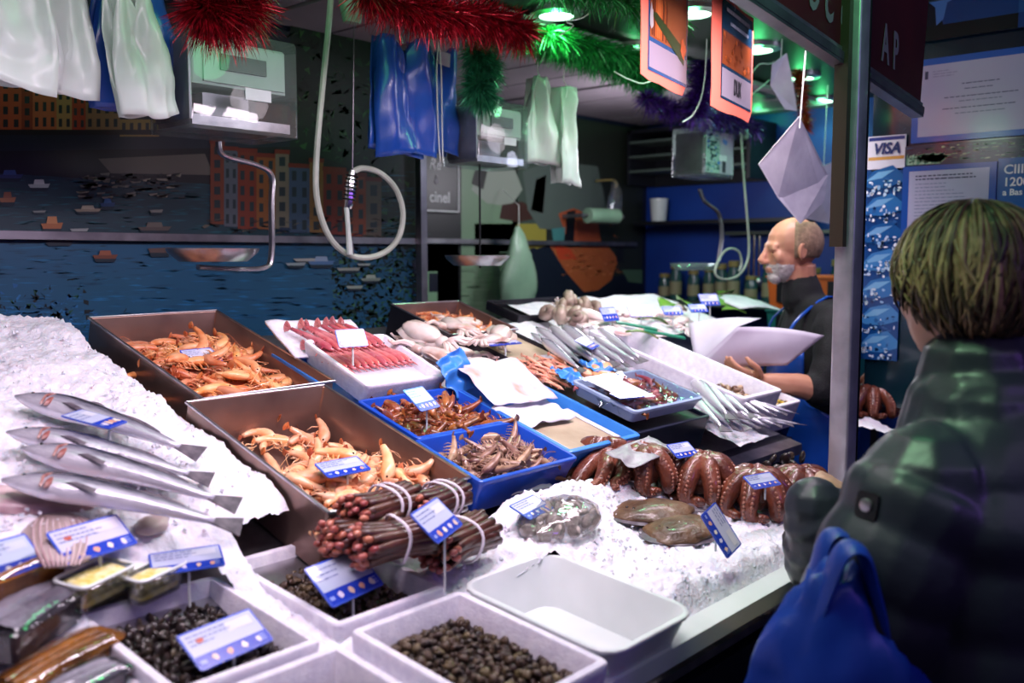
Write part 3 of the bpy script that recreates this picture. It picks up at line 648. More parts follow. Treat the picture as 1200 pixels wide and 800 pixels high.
trayE, lE = tray('blue_crate', 'blue crate of pale mantis prawns nearest the front ice', 'crate', FU, 1.262, 1.555, 1.215, 1.398, 0.075, M['blue'], t=.006, taper=.01, lip=.004)
trayF, lF = tray('blue_crate', 'light blue crate half covered by wet white paper', 'crate', FU, 1.565, 1.825, 1.24, 1.60, 0.075, M['lblue'], t=.008, taper=.012, lip=.006)
# styrofoam boxes
def fbox(key, label, d=0.10):
    x0, x1, y0, y1 = SLOTS[key]; l = (y1-y0)/CL_
    o = empty('foam_box', FL @ T((x0+x1)/2, ((y0+y1)/2-0.8)/CL_, 0)); tag(o, label, 'foam box')
    part('box_body', container(x1-x0, l, d, .014, .008, .012, lipz=.012), M['styro'], o); return o, x1-x0, l
box1, w1, l1 = fbox('b1', 'white foam box of small black clams at lower left'); box2, w2, l2 = fbox('b2', 'white foam box of snails behind the others, card on top')
box3, w3, l3 = fbox('b3', 'white foam box of brown whelks nearest the empty white tub'); box4, w4, l4 = fbox('b4', 'white foam box cut off by the bottom edge')
x0, x1, y0, y1 = SLOTS['tub']
tub = empty('white_tub', FL @ T((x0+x1)/2, ((y0+y1)/2-.8)/CL_, 0.004)); tag(tub, 'empty white plastic tub sunk in the ice beside the customer', 'tub')
part('tub_body', container(x1-x0+.016, (y1-y0)/CL_+.016, .085, .006, .022, .035, lip=.004, lipz=.006), M['wplast'], tub)
# ================================================================== SHELLFISH MESHES
M['prawn'] = pm('prawn_orange', 'd8783c', 'eaaa7c', scale=28, rough=0.3, coat=0.35, sss=0.15, rv=0.22, bump=0.1, bscale=90)
M['peach'] = pm('langoustine_peach', 'e2925c', 'f2c49e', scale=22, rough=0.28, coat=0.4, sss=0.2, rv=0.16, bump=0.1, bscale=80)
M['redp'] = pm('red_prawn', 'b8404a', 'd98a8a', scale=20, rough=0.25, coat=0.5, sss=0.2, rv=0.15, bump=0.1, bscale=90)
M['brownp'] = pm('brown_langoustine', 'a85a30', '5a2c18', scale=26, rough=0.28, coat=0.5, rv=0.25, bump=0.15, bscale=80)
M['palep'] = pm('pale_mantis', 'b8907a', '6a4034', scale=24, rough=0.3, coat=0.4, rv=0.3, bump=0.15, bscale=80)
M['pinkp'] = pm('pink_shrimp', 'd98468', 'eab49c', scale=24, rough=0.3, coat=0.3, rv=0.18)
M['fan'] = pm('tail_fan_orange', 'c2562e', 'e09a6a', scale=40, rough=0.35, rv=0.2)
M['eyeblk'] = pm('black_eye', '08080a', None, rough=0.15)
def prawn(name, L, curl, thick, mat, claws=False, legs=6, antl=0.6, fat=1.0):
    """lies on its side: the back is the outer side of the bend; parts: body mesh (root), tail_fan, antenna, claw"""
    r = L/curl if abs(curl) > 1e-3 else 1e6; n = 15
    def cen(t):
        a = curl*t; return Vector((r*math.sin(a), r*(1-math.cos(a))-r*(1-math.cos(curl*.5))*.6, 0)), a
    rings = []
    for i in range(n):
        t = i/(n-1); p, a = cen(t)
        if t < 0.4: rad = thick*(0.25+0.75*math.sin(min(1, t/0.26)*math.pi/2))
        else: rad = thick*(0.92-0.5*(t-.4)/.6)*(1.0 if i % 2 else 1.08)
        nrm = Vector((-math.sin(a), math.cos(a), 0))
        rings.append([tuple(p - nrm*math.cos(k*math.pi/4)*rad*1.0 + Vector((0, 0, 1))*math.sin(k*math.pi/4)*rad*.8*fat) for k in range(8)])
    mb = MB().loft(rings)
    p0, _ = cen(0); mb.tube([p0+Vector((.004, -thick*.3, 0)), p0+Vector((-L*.13, -thick*.45, 0))], [thick*.25, thick*.03], 5)
    for i in range(legs):
        t = .2+.5*i/max(1, legs-1); p, a = cen(t); nrm = Vector((-math.sin(a), math.cos(a), 0)); s = 1 if i % 2 else -1
        mb.tube([p+nrm*thick*.7, p+nrm*thick*1.6+Vector((-.004, 0, s*thick*.5)), p+nrm*thick*2.3+Vector((-.008, 0, s*thick*.2))], [thick*.16, thick*.12, thick*.05], 4)
    mb.ball(p0+Vector((.006, -thick*.1, thick*.42)), thick*.16, 6, 4, 1)
    o = link(name, mb.mesh(name, [mat, M['eyeblk']], True))
    pe, ae = cen(1.0); d = Vector((math.cos(ae), math.sin(ae), 0)); nr = Vector((-math.sin(ae), math.cos(ae), 0))
    f = MB()
    for k, an in enumerate((-.55, -.2, .2, .55)):
        dd = d*math.cos(an)+Vector((0, 0, 1))*math.sin(an); sd = d.cross(dd) if False else (Vector((0, 0, 1))*math.cos(an)-d*math.sin(an))
        f.add([pe, pe+dd*L*.09+sd*L*.03, pe+dd*L*.17+sd*.004, pe+dd*L*.17-sd*.004, pe+dd*L*.09-sd*L*.03, pe+nr*.002+dd*L*.08], [(0, 1, 5), (1, 2, 5), (2, 3, 5), (3, 4, 5), (4, 0, 5), (0, 4, 3, 2, 1)])
    part('tail_fan', f, M['fan'] if mat in (M['prawn'], M['peach']) else mat, o, smooth=False)
    if antl:
        a = MB()
        for s in (-1, 1): a.tube(catmull([p0, p0+Vector((-L*.2, L*.06*s, .004)), p0+Vector((-L*.25-L*antl*.3, L*.22*s+.1*L, .006)), p0+Vector((-L*.1-L*antl*.5, L*.5, .004))], 3), .0006, 3)
        part('antenna', a, mat, o)
    if claws:
        for s in (-1, 1):
            c = MB(); b = p0+Vector((L*.06, thick*.9, s*thick*.3))
            pts = [b, b+Vector((-L*.12, L*.05, s*.003)), b+Vector((-L*.26, L*.02*s, s*.004)), b+Vector((-L*.46, L*.0, s*.004))]
            c.tube(pts, [thick*.2, thick*.24, thick*.36, thick*.05], 6); c.tube([pts[2]+Vector((0, thick*.2, 0)), pts[2]+Vector((-L*.17, thick*.28, 0))], [thick*.16, thick*.03], 5)
            part('claw', c, mat, o)
    return proto(o)
M['snail'] = pm('snail_shell', '57422f', '2a1f1a', scale=60, rough=0.4, coat=0.2, rv=0.45)
M['clam'] = pm('black_clam', '2c2320', '5a463a', scale=50, rough=0.35, coat=0.2, rv=0.6, ramp=(.5, .8))
M['whelk'] = pm('whelk_shell', '5d4a34', '2e241d', scale=50, rough=0.45, coat=0.15, rv=0.55)
def snail_mesh(name, s, mat, tall=1.0):
    mb = MB(); N_ = 26; pts = []; rad = []
    for i in range(N_+1):
        t = i/N_; a = t*2*math.pi*2.6; k = (1-t)**0.9; pts.append((s*.55*k*math.cos(a), s*.55*k*math.sin(a), s*tall*(1.25*t)-.3*s)); rad.append(s*(.50*k+.04))
    mb.tube(pts, rad, 6, up=(0, 0, 1)); return mb.mesh(name, mat, True)
def clam_mesh(name, s, mat):
    mb = MB()
    for sg in (1, -1):
        rings = []
        for i in range(5):
            t = i/4; rr = s*math.cos(t*math.pi/2*.96); z = sg*s*.42*math.sin(t*math.pi/2)
            rings.append([(rr*1.1*math.cos(2*math.pi*k/10)*(1+.05*(k % 2)), rr*.9*math.sin(2*math.pi*k/10)+s*.18*t, z) for k in range(10)])
        if sg < 0: rings = [r[::-1] for r in rings]
        mb.loft(rings, 0, False, True)
    return mb.mesh(name, mat, True)
def yellowclam(name, s): return clam_mesh(name, s, M['yclam'])
# heap helper -------------------------------------------------------------------
def jgrid(x0, x1, y0, y1, step, j=0.45):
    nx, ny = max(1, int((x1-x0)/step)), max(1, int((y1-y0)/step)); out = []
    for a in range(nx):
        for b in range(ny): out.append((x0+(x1-x0)*(a+.5+rnd(-j, j))/nx, y0+(y1-y0)*(b+.5+rnd(-j, j))/ny))
    random.shuffle(out); return out
def heap(pr, Fr, pts, zf, label, group, yaw=(0, 360), tilt=25, keep=lambda x, y: True, sc=(.85, 1.15)):
    """lay copies of the prototypes pr at local points of frame Fr; the prototype itself is the first"""
    n = 0
    for (x, y) in pts:
        if not keep(x, y): continue
        o = pr[n % len(pr)]; s = rnd(*sc)
        Mx = Fr @ T(x, y, zf(x, y)) @ RZ(R(rnd(*yaw))) @ RX(R(rnd(-tilt, tilt))) @ RY(R(rnd(-tilt, tilt))) @ SCL(s)
        if n < len(pr):
            o.matrix_world = Mx; tag(o, label, PRCAT[o.name.split('.')[0]], group)
        else: clone(o, Mx, label, group)
        n += 1
    return n
PRCAT = {'prawn': 'prawn', 'langoustine_tail': 'langoustine', 'red_prawn': 'prawn', 'langoustine': 'langoustine', 'mantis_prawn': 'prawn', 'small_prawn': 'prawn', 'pink_shrimp': 'shrimp', 'sea_snail': 'snail', 'black_clam': 'clam', 'whelk': 'whelk', 'yellow_clam': 'clam', 'brown_clam': 'clam', 'wrapped_shrimp': 'shrimp'}
def loc(o): return o.matrix_world if o.parent is None else o.matrix_local
# tray A : orange prawns
pA = [prawn('prawn', .095, 1.7, .0130, M['prawn']), prawn('prawn', .09, 1.2, .0125, M['prawn']), prawn('prawn', .095, .7, .0130, M['prawn'])]
FA = FU @ T((.955+1.285)/2, yu((1.695+2.165)/2), 0)
mb = MB().grid(18, 26, lambda u_, v: ((u_-.5)*.31, (v-.5)*.455, -.086+.010*math.sin(math.pi*u_)*math.sin(math.pi*v)+rnd(-.005, .005)))
tag(link('prawn_heap', mb.mesh('prawn_heap', M['prawn'], True), None, FA), 'packed lower layer of prawns in the left rear steel tray', 'prawns', None, 'stuff')
for lay, st in ((0, .034), (1, .036), (2, .043)):
    heap(pA if lay == 0 else [clone(p, FA @ T(rnd(-.1, .1), rnd(-.15, .1), -.07), 'orange cooked prawn heaped in the left rear steel tray', 'prawns in the left rear steel tray') for p in pA], FA, jgrid(-.132, .132, -.205, .20, st), lambda x, y, l=lay: -.092+.015*l+.02*math.exp(-((x)/.1)**2-((y)/.14)**2)*l+.008, 'orange cooked prawn heaped in the left rear steel tray', 'prawns in the left rear steel tray', tilt=22,
         keep=(lambda x, y: abs(x) < .145) if lay < 2 else (lambda x, y: abs(x) < .11 and abs(y) < .15))
# tray B : peach langoustine tails, steel floor bare at the back left
pB = [prawn('langoustine_tail', .075, 1.5, .0135, M['peach'], antl=0, legs=4), prawn('langoustine_tail', .08, .9, .014, M['peach'], antl=0, legs=4), prawn('langoustine_tail', .08, 1.9, .013, M['peach'], antl=.4, legs=4)]
FB = FU @ T((.922+1.252)/2, yu((1.235+1.685)/2), 0)
kb = lambda x, y: not (y > .04 and x < -.02-(.10-y)*.2 and y < .16) and not (y > .17 and rnd(0, 1) < .4)
mb = MB().grid(18, 16, lambda u_, v: ((u_-.5)*.31, -.225+.245*v, -.112+.030*min(1, (1-v)*3)*(.7+.3*math.sin(math.pi*u_))+rnd(-.005, .005)))
tag(link('prawn_heap', mb.mesh('prawn_heap', M['peach'], True), None, FB), 'packed lower layer of langoustine tails in the left front steel tray', 'langoustines', None, 'stuff')
for lay, st in ((0, .034), (1, .036), (2, .041), (3, .05)):
    heap(pB if lay == 0 else [clone(p, FB @ T(rnd(-.1, .1), rnd(-.2, -.05), -.06), 'peach langoustine tail in the left front steel tray', 'langoustine tails in the left front steel tray') for p in pB], FB, jgrid(-.126, .126, -.20, .2 if lay == 0 else .05 if lay == 1 else -.02, st), lambda x, y, l=lay: -.098+.016*l+.010+(.014 if y < 0 else 0), 'peach langoustine tail in the left front steel tray', 'langoustine tails in the left front steel tray', tilt=25, keep=kb)
# tray C : foam box with neatly laid red prawns
fc = empty('foam_tray', FU @ T(1.435, yu(1.735), .03) @ RX(R(4))); tag(fc, 'white foam tray of red prawns laid side by side in rows', 'tray')
part('tray_body', container(.25, .25, .05, .012, .01, .012, lip=0), M['styro'], fc)
part('paper_liner', MB().box((0, 0, -.028), (.224, .224, .004)), M['paper'], fc)
pC = [prawn('red_prawn', .135, .35, .0125, M['redp'], legs=4, antl=0)]
FC = fc.matrix_world.copy(); n = 0
ORD = 'first second third fourth fifth sixth seventh eighth ninth tenth eleventh'.split()
for row in range(2):
    for i in range(11 if row == 0 else 9):
        LB = 'red raw prawn in the foam tray, %s from the left in its %s row' % (ORD[i], ('lower', 'upper')[row])
        x = -.098+.0195*i+(.012 if row else 0); Mx = FC @ T(x, .005+(-.025 if row == 0 else .055), -.014+.012*row) @ RZ(R(90+rnd(-6, 6))) @ RX(R(rnd(-12, 12)))
        if n == 0: pC[0].matrix_world = Mx; tag(pC[0], LB, 'prawn', 'red prawns in the foam tray')
        else: clone(pC[0], Mx, LB, 'red prawns in the foam tray')
        n += 1
# D : brown langoustines, E : pale mantis prawns
pD = [prawn('langoustine', .07, 1.0, .0115, M['brownp'], claws=True, antl=0), prawn('langoustine', .075, .6, .012, M['brownp'], antl=0), prawn('langoustine', .07, 1.4, .012, M['brownp'], antl=0)]
FD = FU @ T((1.275+1.565)/2, yu(1.5), 0)
heap(pD, FD, jgrid(-.118, .118, -.066, .07, .022), lambda x, y: -.047+.01, 'glossy brown langoustine in the rear blue crate', 'langoustines in the rear blue crate', tilt=25)
heap([clone(p, FD @ T(rnd(-.1, .1), 0, -.03), 'glossy brown langoustine in the rear blue crate', 'langoustines in the rear blue crate') for p in pD], FD, jgrid(-.112, .112, -.058, .064, .0235), lambda x, y: -.024, 'glossy brown langoustine in the rear blue crate', 'langoustines in the rear blue crate', tilt=30)
pE = [prawn('mantis_prawn', .068, .5, .0095, M['palep'], legs=8, antl=0), prawn('mantis_prawn', .065, 1.0, .010, M['palep'], legs=8, antl=.4)]
FE = FU @ T((1.262+1.555)/2, yu(1.307), 0)
heap(pE, FE, jgrid(-.118, .118, -.052, .068, .021), lambda x, y: -.042, 'pale brown mantis prawn in the front blue crate', 'mantis prawns in the front blue crate', tilt=25)
heap([clone(p, FE @ T(rnd(-.1, .1), 0, -.028), 'pale brown mantis prawn in the front blue crate', 'mantis prawns in the front blue crate') for p in pE], FE, jgrid(-.112, .112, -.046, .062, .022), lambda x, y: -.022, 'pale brown mantis prawn in the front blue crate', 'mantis prawns in the front blue crate', tilt=35)
# G : small prawns
pG = [prawn('small_prawn', .06, 1.8, .008, M['prawn'], legs=3, antl=0), prawn('small_prawn', .06, 1.1, .0075, M['prawn'], legs=3, antl=0)]
FG = FU @ T((1.85+2.13)/2, yu((1.895+2.15)/2), 0)
heap(pG, FG, jgrid(-.112, .112, -.105, .105, .027), lambda x, y: -.035+.012*math.exp(-(x/.08)**2), 'small cooked prawn in the dark tray at the back', 'small prawns in the back tray', tilt=25)
mb = MB().grid(14, 14, lambda u_, v: ((u_-.5)*.262, (v-.5)*.245, -.048+.012*math.exp(-((u_-.5)/.3)**2)+rnd(-.003, .003)))
tag(link('prawn_heap', mb.mesh('prawn_heap', M['prawn'], True), None, FG), 'lower layer of small cooked prawns in the dark back tray', 'prawns', None, 'stuff')
# snails, clams and whelks in the foam boxes
def shellbox(pr_name, mesh_fn, key, label, group, step, top, sizes, mat, lays=2, xr=None, ymax=None):
    x0, x1, y0, y1 = SLOTS[key]; F_ = FL @ T((x0+x1)/2, ((y0+y1)/2-.8)/CL_, 0); w = x1-x0-.042; l = (y1-y0)/CL_-.042
    zf = lambda x, y: top+.012*math.exp(-(x/(w*.4))**2-(y/(l*.4))**2)
    mb = MB().grid(24, 30, lambda u_, v: ((u_-.5)*(w+.006), (v-.5)*(l+.006), zf((u_-.5)*w, (v-.5)*l)-.010+rnd(-.004, .004)))
    for k in range(420):
        x, y = rnd(-w/2, w/2), rnd(-l/2, l/2); mb.ball((x, y, zf(x, y)-.007), (rnd(.5, .9)*sizes[0], rnd(.5, .9)*sizes[0], rnd(.5, .9)*sizes[0]), 5, 3)
    tag(link('shell_heap', mb.mesh('shell_heap', mat, True), None, F_), 'packed lower layer of shells in the ' + label.split(' in the ')[1], 'shells', None, 'stuff')
    pr = [link(pr_name, mesh_fn(pr_name, s, mat)) for s in sizes]
    heap(pr, F_, jgrid(-w/2+.006, w/2-.006, -l/2+.006, l/2-.006, step), lambda x, y: zf(x, y)+rnd(-.003, .002), label, group, tilt=90)
shellbox('black_clam', clam_mesh, 'b1', 'small black clam in the lower left foam box', 'black clams in the foam box', .0150, -.030, (.0085, .0072, .0095), M['clam'])
shellbox('sea_snail', snail_mesh, 'b2', 'brown sea snail in the rearmost foam box', 'sea snails in the rear foam box', .0175, -.034, (.0085, .0075), M['snail'])
shellbox('whelk', snail_mesh, 'b3', 'brown whelk in the foam box beside the empty tub', 'whelks in the foam box', .0162, -.030, (.0085, .0075, .0095), M['whelk'])
shellbox('sea_snail', snail_mesh, 'b4', 'dark sea snail in the foam box at the bottom edge', 'sea snails in the bottom foam box', .0185, -.045, (.0085, .0075), M['snail'])
# ================================================================== FISH
M['hake'] = fishmat('hake_skin', '34343f', '8f8d9c', 'dcd8e2')
M['silver'] = fishmat('silver_skin', '6a6a7c', 'c4c2d0', 'efeaf2', spots=.2, metal=.5)
M['fin'] = pm('fish_fin', '4a424c', '6f666e', scale=40, rough=.4)
M['gillred'] = pm('gill_red', '8a4a44', 'b8928a', scale=30, rough=.35)
M['eyew'] = pm('fish_eye', 'b8b4a8', None, rough=.1)
def fish(name, L, H, Wd, mat, root=None, fins=True, n=16, bend=0.0):
    """lies on its side, head at -x, back at +y; parts body, tail_fin, dorsal_fin, pectoral_fin, gill_cover, eye"""
    o = empty(name) if root is None else root
    prof = lambda t: (0.10+0.90*math.sin(min(1, t/.30)*math.pi/2)**.8) if t < .3 else (1-.80*((t-.3)/.7)**1.25)
    cy = lambda t: bend*L*math.sin(math.pi*t)
    rings = []
    for i in range(n+1):
        t = i/n; h = H*prof(t); w = Wd*(prof(t)**.9); x = -L/2+L*t*.88
        rings.append([(x, cy(t)+h*math.cos(2*math.pi*k/12)*(1 if math.cos(2*math.pi*k/12) > 0 else .92), w*math.sin(2*math.pi*k/12)) for k in range(12)])
    part('body', MB().loft(rings), mat, o, smooth=True)
    xt = -L/2+.88*L; y0 = cy(1)
    tf = MB(); h = H*.2
    tf.loft([[(xt-.01, y0-h, .002), (xt-.01, y0+h, .002), (xt-.01, y0+h, -.002), (xt-.01, y0-h, -.002)], [(xt+L*.05, y0-H*.5, .0015), (xt+L*.05, y0+H*.5, .0015), (xt+L*.05, y0+H*.5, -.0015), (xt+L*.05, y0-H*.5, -.0015)], [(xt+L*.125, y0-H*.85, .0008), (xt+L*.105, y0+H*.75, .0008), (xt+L*.105, y0+H*.75, -.0008), (xt+L*.125, y0-H*.85, -.0008)]])
    part('tail_fin', tf, M['fin'], o, smooth=False)
    if fins:
        d = MB(); k = 6
        for a, b, hh in ((.30, .45, .4), (.50, .82, .28)):
            top = []; bot = []
            for i in range(k+1):
                t = a+(b-a)*i/k; x = -L/2+L*t*.88; yb_ = cy(t)+H*prof(t)*.94; bot.append((x, yb_, 0)); top.append((x+.01, yb_+H*hh*math.sin(math.pi*(i+.6)/(k+1.2)), .003))
            vs = bot+top; d.add(vs, [(i, i+1, k+2+i, k+1+i) for i in range(k)])
        part('dorsal_fin', d, M['fin'], o, smooth=False)
        p = MB().add([(-L*.24, -H*.1, Wd*.93), (-L*.2, H*.12, Wd*.96), (-L*.10, -.2*H, Wd*.97), (-L*.11, -H*.42, Wd*.9)], [(0, 3, 2, 1)]); part('pectoral_fin', p, M['fin'], o, smooth=False)
        g = MB(); gp = [(-L*.5+L*.88*.21+.006*math.cos(a), H*.72*math.sin(a), 0) for a in [R(-60+120*i/8) for i in range(9)]]
        gp = [(x-L*.03*(1-abs(y)/H), y, Wd*math.sqrt(max(.05, 1-(y/(H*.93))**2))*.97) for x, y, _ in gp]
        g.tube(gp, H*.075, 6); part('gill_cover', g, M['gillred'], o)
        part('gill_opening', MB().ball((-L*.5+L*.88*.225, -H*.12, Wd*.70), (L*.016, H*.52, Wd*.27), 8, 6), M['gillred'], o, label='reddish gill opening'); part('eye', MB().ball((-L*.5+L*.88*.09, H*.28, Wd*.50), (H*.17, H*.13, H*.07), 8, 5).ball((-L*.5+L*.88*.09, H*.28, Wd*.56), (H*.10, H*.10, H*.05), 8, 5, 1), [M['eyew'], M['eyeblk']], o)
    return proto(o)
def lay_fish(o, ph, pt, L, h, lab=None, grp=None, first=False, Fr=FU, roll=0, flip=False):
    a, b = on(Fr, *ph, h), on(Fr, *pt, h); yaw = math.atan2(b.y-a.y, b.x-a.x); c = (a+b)/2
    s = (b-a).length/L
    Mx = Fr @ T(c.x, c.y, h) @ RZ(yaw) @ RX(R(roll)) @ SCL(s)
    if first: o.matrix_world = Mx; tag(o, lab, 'fish', grp); return o
    return clone(o, Mx, lab, grp)
hk = fish('hake', .5, .042, .028, M['hake'], bend=.035)
spots = [((18, 464), (238, 532), 'long silver hake on the ice, farthest back, under the price card'), ((8, 506), (250, 562), 'silver hake on the ice, second from the back'),
         ((25, 525), (282, 592), 'silver hake on the ice, third from the back, head in the ice'), ((2, 562), (285, 617), 'large silver hake nearest the front of the ice with a red gill')]
for i, (a, b, l) in enumerate(spots): lay_fish(hk, a, b, .5, (.012, .012, .014, .018)[i], l, 'hakes on the left ice', i == 0, roll=(8, 5, 6, 4)[i])
M['pinkflesh'] = pm('pale_pink_flesh', 'd9c2c4', 'b08a90', scale=14, rough=.3, coat=.4, sss=.2)
# pale skate wing with ridges and a pink fillet in the near ice at left
def blobmesh(rx, ry, rz, sd=0, amp=.18, fr=2.2, n=20, k=14, fn=None):
    mb = MB()
    mb.ball((0, 0, 0), (1, 1, 1), n, k); off = Vector((sd*7.3, sd*3.1, sd))
    out = []
    for v in mb.v:
        p = Vector(v); f = 1+amp*mnoise.noise(p*fr+off)+amp*.5*mnoise.noise(p*fr*2.3+off)
        q_ = Vector((p.x*rx, p.y*ry, p.z*rz))*f
        if fn: q_ = fn(q_, p)
        out.append(tuple(q_))
    mb.v = out; return mb
def thing_blob(name, label, cat, pos, mb, mat, group=None, yaw=0):
    o = link(name, mb.mesh(name, mat, True), None, pos @ RZ(R(yaw))); tag(o, label, cat, group); return o
def onice(px, py, h=0.0, Fr=FU):
    p = Fr @ on(Fr, px, py, h); return p
p = hitp(80, 635, (0, -.1, 1), 1.05-.09)
def icepos(px, py, dz=0.0):
    """the point of the ice surface seen at this pixel"""
    t = 0.6; d = ray(px, py)
    while t < 5:
        q_ = Vector((0, 0, EYE))+d*t
        if q_.z <= ice_z(q_.x, q_.y)+dz: return q_
        t += .004
    return q_
TU = RX(SL_U); TL_ = RX(SL_L)
M['skate'] = pm('skate_skin', '8f7a74', 'c9b6b4', scale=9, rough=.35, coat=.3)
q_ = icepos(70, 640); sk = empty('skate_wing', T(q_+Vector((0, 0, .012))) @ RX(SL_U*.8) @ RZ(R(70))); tag(sk, 'brownish skate wing with pale ridges in the ice at left', 'fish')
part('wing_body', blobmesh(.08, .05, .014, 3, .15), M['skate'], sk, smooth=True)
mb = MB()
for i in range(9): y = -.034+.0085*i; mb.tube(catmull([(-.085, y*.6, .002), (-.045, y*.95, .011), (.01, y, .013), (.05, y*.8, .008)], 4), .0016, 5)
part('ridge', mb, M['pinkflesh'], sk, label='pale ridges of the wing'); sk.children[-1]['kind'] = 'stuff'
q_ = icepos(28, 590); thing_blob('pale_fillet', 'pale pink fish fillet half sunk in the ice below the nearest hake', 'fillet', T(q_+Vector((0, 0, .005))) @ TU, blobmesh(.12, .035, .016, 5, .2), M['pinkflesh'], yaw=-30)
q_ = icepos(178, 618); thing_blob('fish_piece', 'brown fish tail piece lying in the ice beside the big price card', 'fish', T(q_+Vector((0, 0, .004))) @ TU, blobmesh(.03, .02, .012, 6, .2), M['skate'], yaw=20)
# vacuum packs and tubs at lower left
M['packdark'] = pm('dark_pack', '1d1a20', '4a434c', scale=14, rough=.25, coat=.6, bump=.3, bscale=20)
M['packfish'] = pm('packed_silver_fish', 'b3aab4', '6d6470', scale=9, rough=.25, coat=.5)
M['smoked'] = pm('smoked_orange', 'b8742c', '5a3414', scale=12, rough=.25, coat=.6, bump=.2)
M['yellowfood'] = pm('yellow_pickle', 'd0bc50', 'ece4b0', scale=55, rough=.4, coat=.3, bump=.4, bscale=90)
def vpack(px, py, w, l, yaw, top, mat, label, dz=.02, food=None):
    q_ = icepos(px, py, .01); o = empty('vacuum_pack', T(q_+Vector((0, 0, dz))) @ RX(SL_L) @ RZ(R(yaw))); tag(o, label, 'pack')
    part('tray_base', MB().loft([rrect(w*.93, l*.93, .008, -.04), rrect(w, l, .014, 0), rrect(w+.012, l+.012, .016, .001), rrect(w+.012, l+.012, .016, .002)]), mat, o)
    for k in range(3): part('fish_slab', MB().grid(10, 5, lambda u_, v: ((u_-.5)*w*.86, (k-1)*l*.28+(v-.5)*l*.32, .003+.008*math.sin(math.pi*v)**.5*math.sin(math.pi*min(.97, max(.03, u_)))**.3+.002*mnoise.noise((u_*5, v*4, k+px)))), top, o, smooth=True)
    part('film_cover', MB().grid(12, 12, lambda u_, v: ((u_-.5)*(w+.01), (v-.5)*(l+.01), .003+.012*abs(math.sin(math.pi*u_)*math.sin(math.pi*v))**.3+.003*mnoise.noise((u_*6, v*6, px)))), M['film'], o, smooth=True)
    return o
vpack(20, 720, .16, .12, 32, M['packfish'], M['packdark'], 'dark vacuum pack of silvery fish at the left edge', .015)
vpack(70, 778, .17, .05, 22, M['smoked'], M['smoked'], 'orange smoked fish pack below the dark vacuum pack', .006)
vpack(30, 682, .12, .035, 20, M['smoked'], M['smoked'], 'orange smoked fish pack above the dark vacuum pack', .022)
vpack(100, 800, .10, .05, 15, M['packfish'], M['packdark'], 'frosty dark pack at the bottom left corner of the ice', .004)
def ytub(px, py, w, l, yaw, label, dz=.02):
    q_ = icepos(px, py, .01); o = empty('clear_tub', T(q_+Vector((0, 0, dz))) @ RX(SL_L) @ RZ(R(yaw))); tag(o, label, 'tub')
    part('tub_wall', container(w, l, .038, .003, .004, .012, lip=.004), M['film'], o)
    part('pickled_food', MB().loft([rrect(w-.012, l-.012, .01, -.032), rrect(w-.009, l-.009, .01, -.003), rrect(w-.02, l-.02, .01, .001)]), M['yellowfood'], o)
    part('lid_rim', MB().tube([(a, b, .002) for a, b, _ in rrect(w+.004, l+.004, .012, 0)+rrect(w+.004, l+.004, .012, 0)[:1]], .003, 5), M['wplast'], o)
ytub(112, 688, .095, .055, 22, 'clear square tub of yellow pickled food beside the clam box')
ytub(182, 680, .09, .04, 18, 'long clear tub of yellow pickled food behind the clam box', .016)
# ------------------------------------------------------------------ silver fish rows
sf = fish('sardine', .26, .017, .012, M['silver'], fins=False, n=10)
rows = [((628, 383), (690, 432)), ((644, 381), (706, 432)), ((658, 380), (722, 430)), ((672, 378), (735, 428)), ((686, 380), (742, 420)), ((634, 396), (684, 436)), ((652, 392), (712, 436)), ((668, 390), (728, 434)), ((700, 384), (756, 424)), ((622, 390), (668, 424)), ((682, 392), (738, 430)), ((696, 394), (750, 426))]
for i, (a, b) in enumerate(rows): lay_fish(sf, a, b, .26, -.012+.016*(i % 3), 'slim silver fish in the rows behind the wrapped shrimp', 'slim silver fish in rows', i == 0, roll=rnd(-25, 25))
mk = fish('mackerel', .24, .019, .014, M['silver'], fins=False, n=10)
for i in range(15):
    k = i % 8; a = (800+12*k+(i//8)*10, 455+5*k-(i//8)*14); b = (852+13*k+(i//8)*6, 506-1.2*k-(i//8)*14)
    lay_fish(mk, a, b, .24, -.02+.02*(i//8), 'silver fish fanned over the counter edge beside the dark crate', 'silver fish beside the dark crate', i == 0, roll=rnd(-20, 20))
mb = MB().grid(8, 12, lambda u_, v: (2.2+.16*u_, yu(1.16+.36*v), -.055+rnd(-.004, .004)))
tag(link('ice_under_fish', mb.mesh('ice_under_fish', M['ice'], True), None, FU), 'thin ice under the silver fish beside the dark crate', 'ice', None, 'stuff')
mb = MB().grid(8, 12, lambda u_, v: (2.12+.24*u_, yu(1.55+.48*v), -.035+rnd(-.004, .004)))
tag(link('ice_under_fish', mb.mesh('ice_under_fish', M['ice'], True), None, FU), 'thin ice under the slim silver fish in rows', 'ice', None, 'stuff')
for yy in (1.88, 1.99, 2.07):
    pass
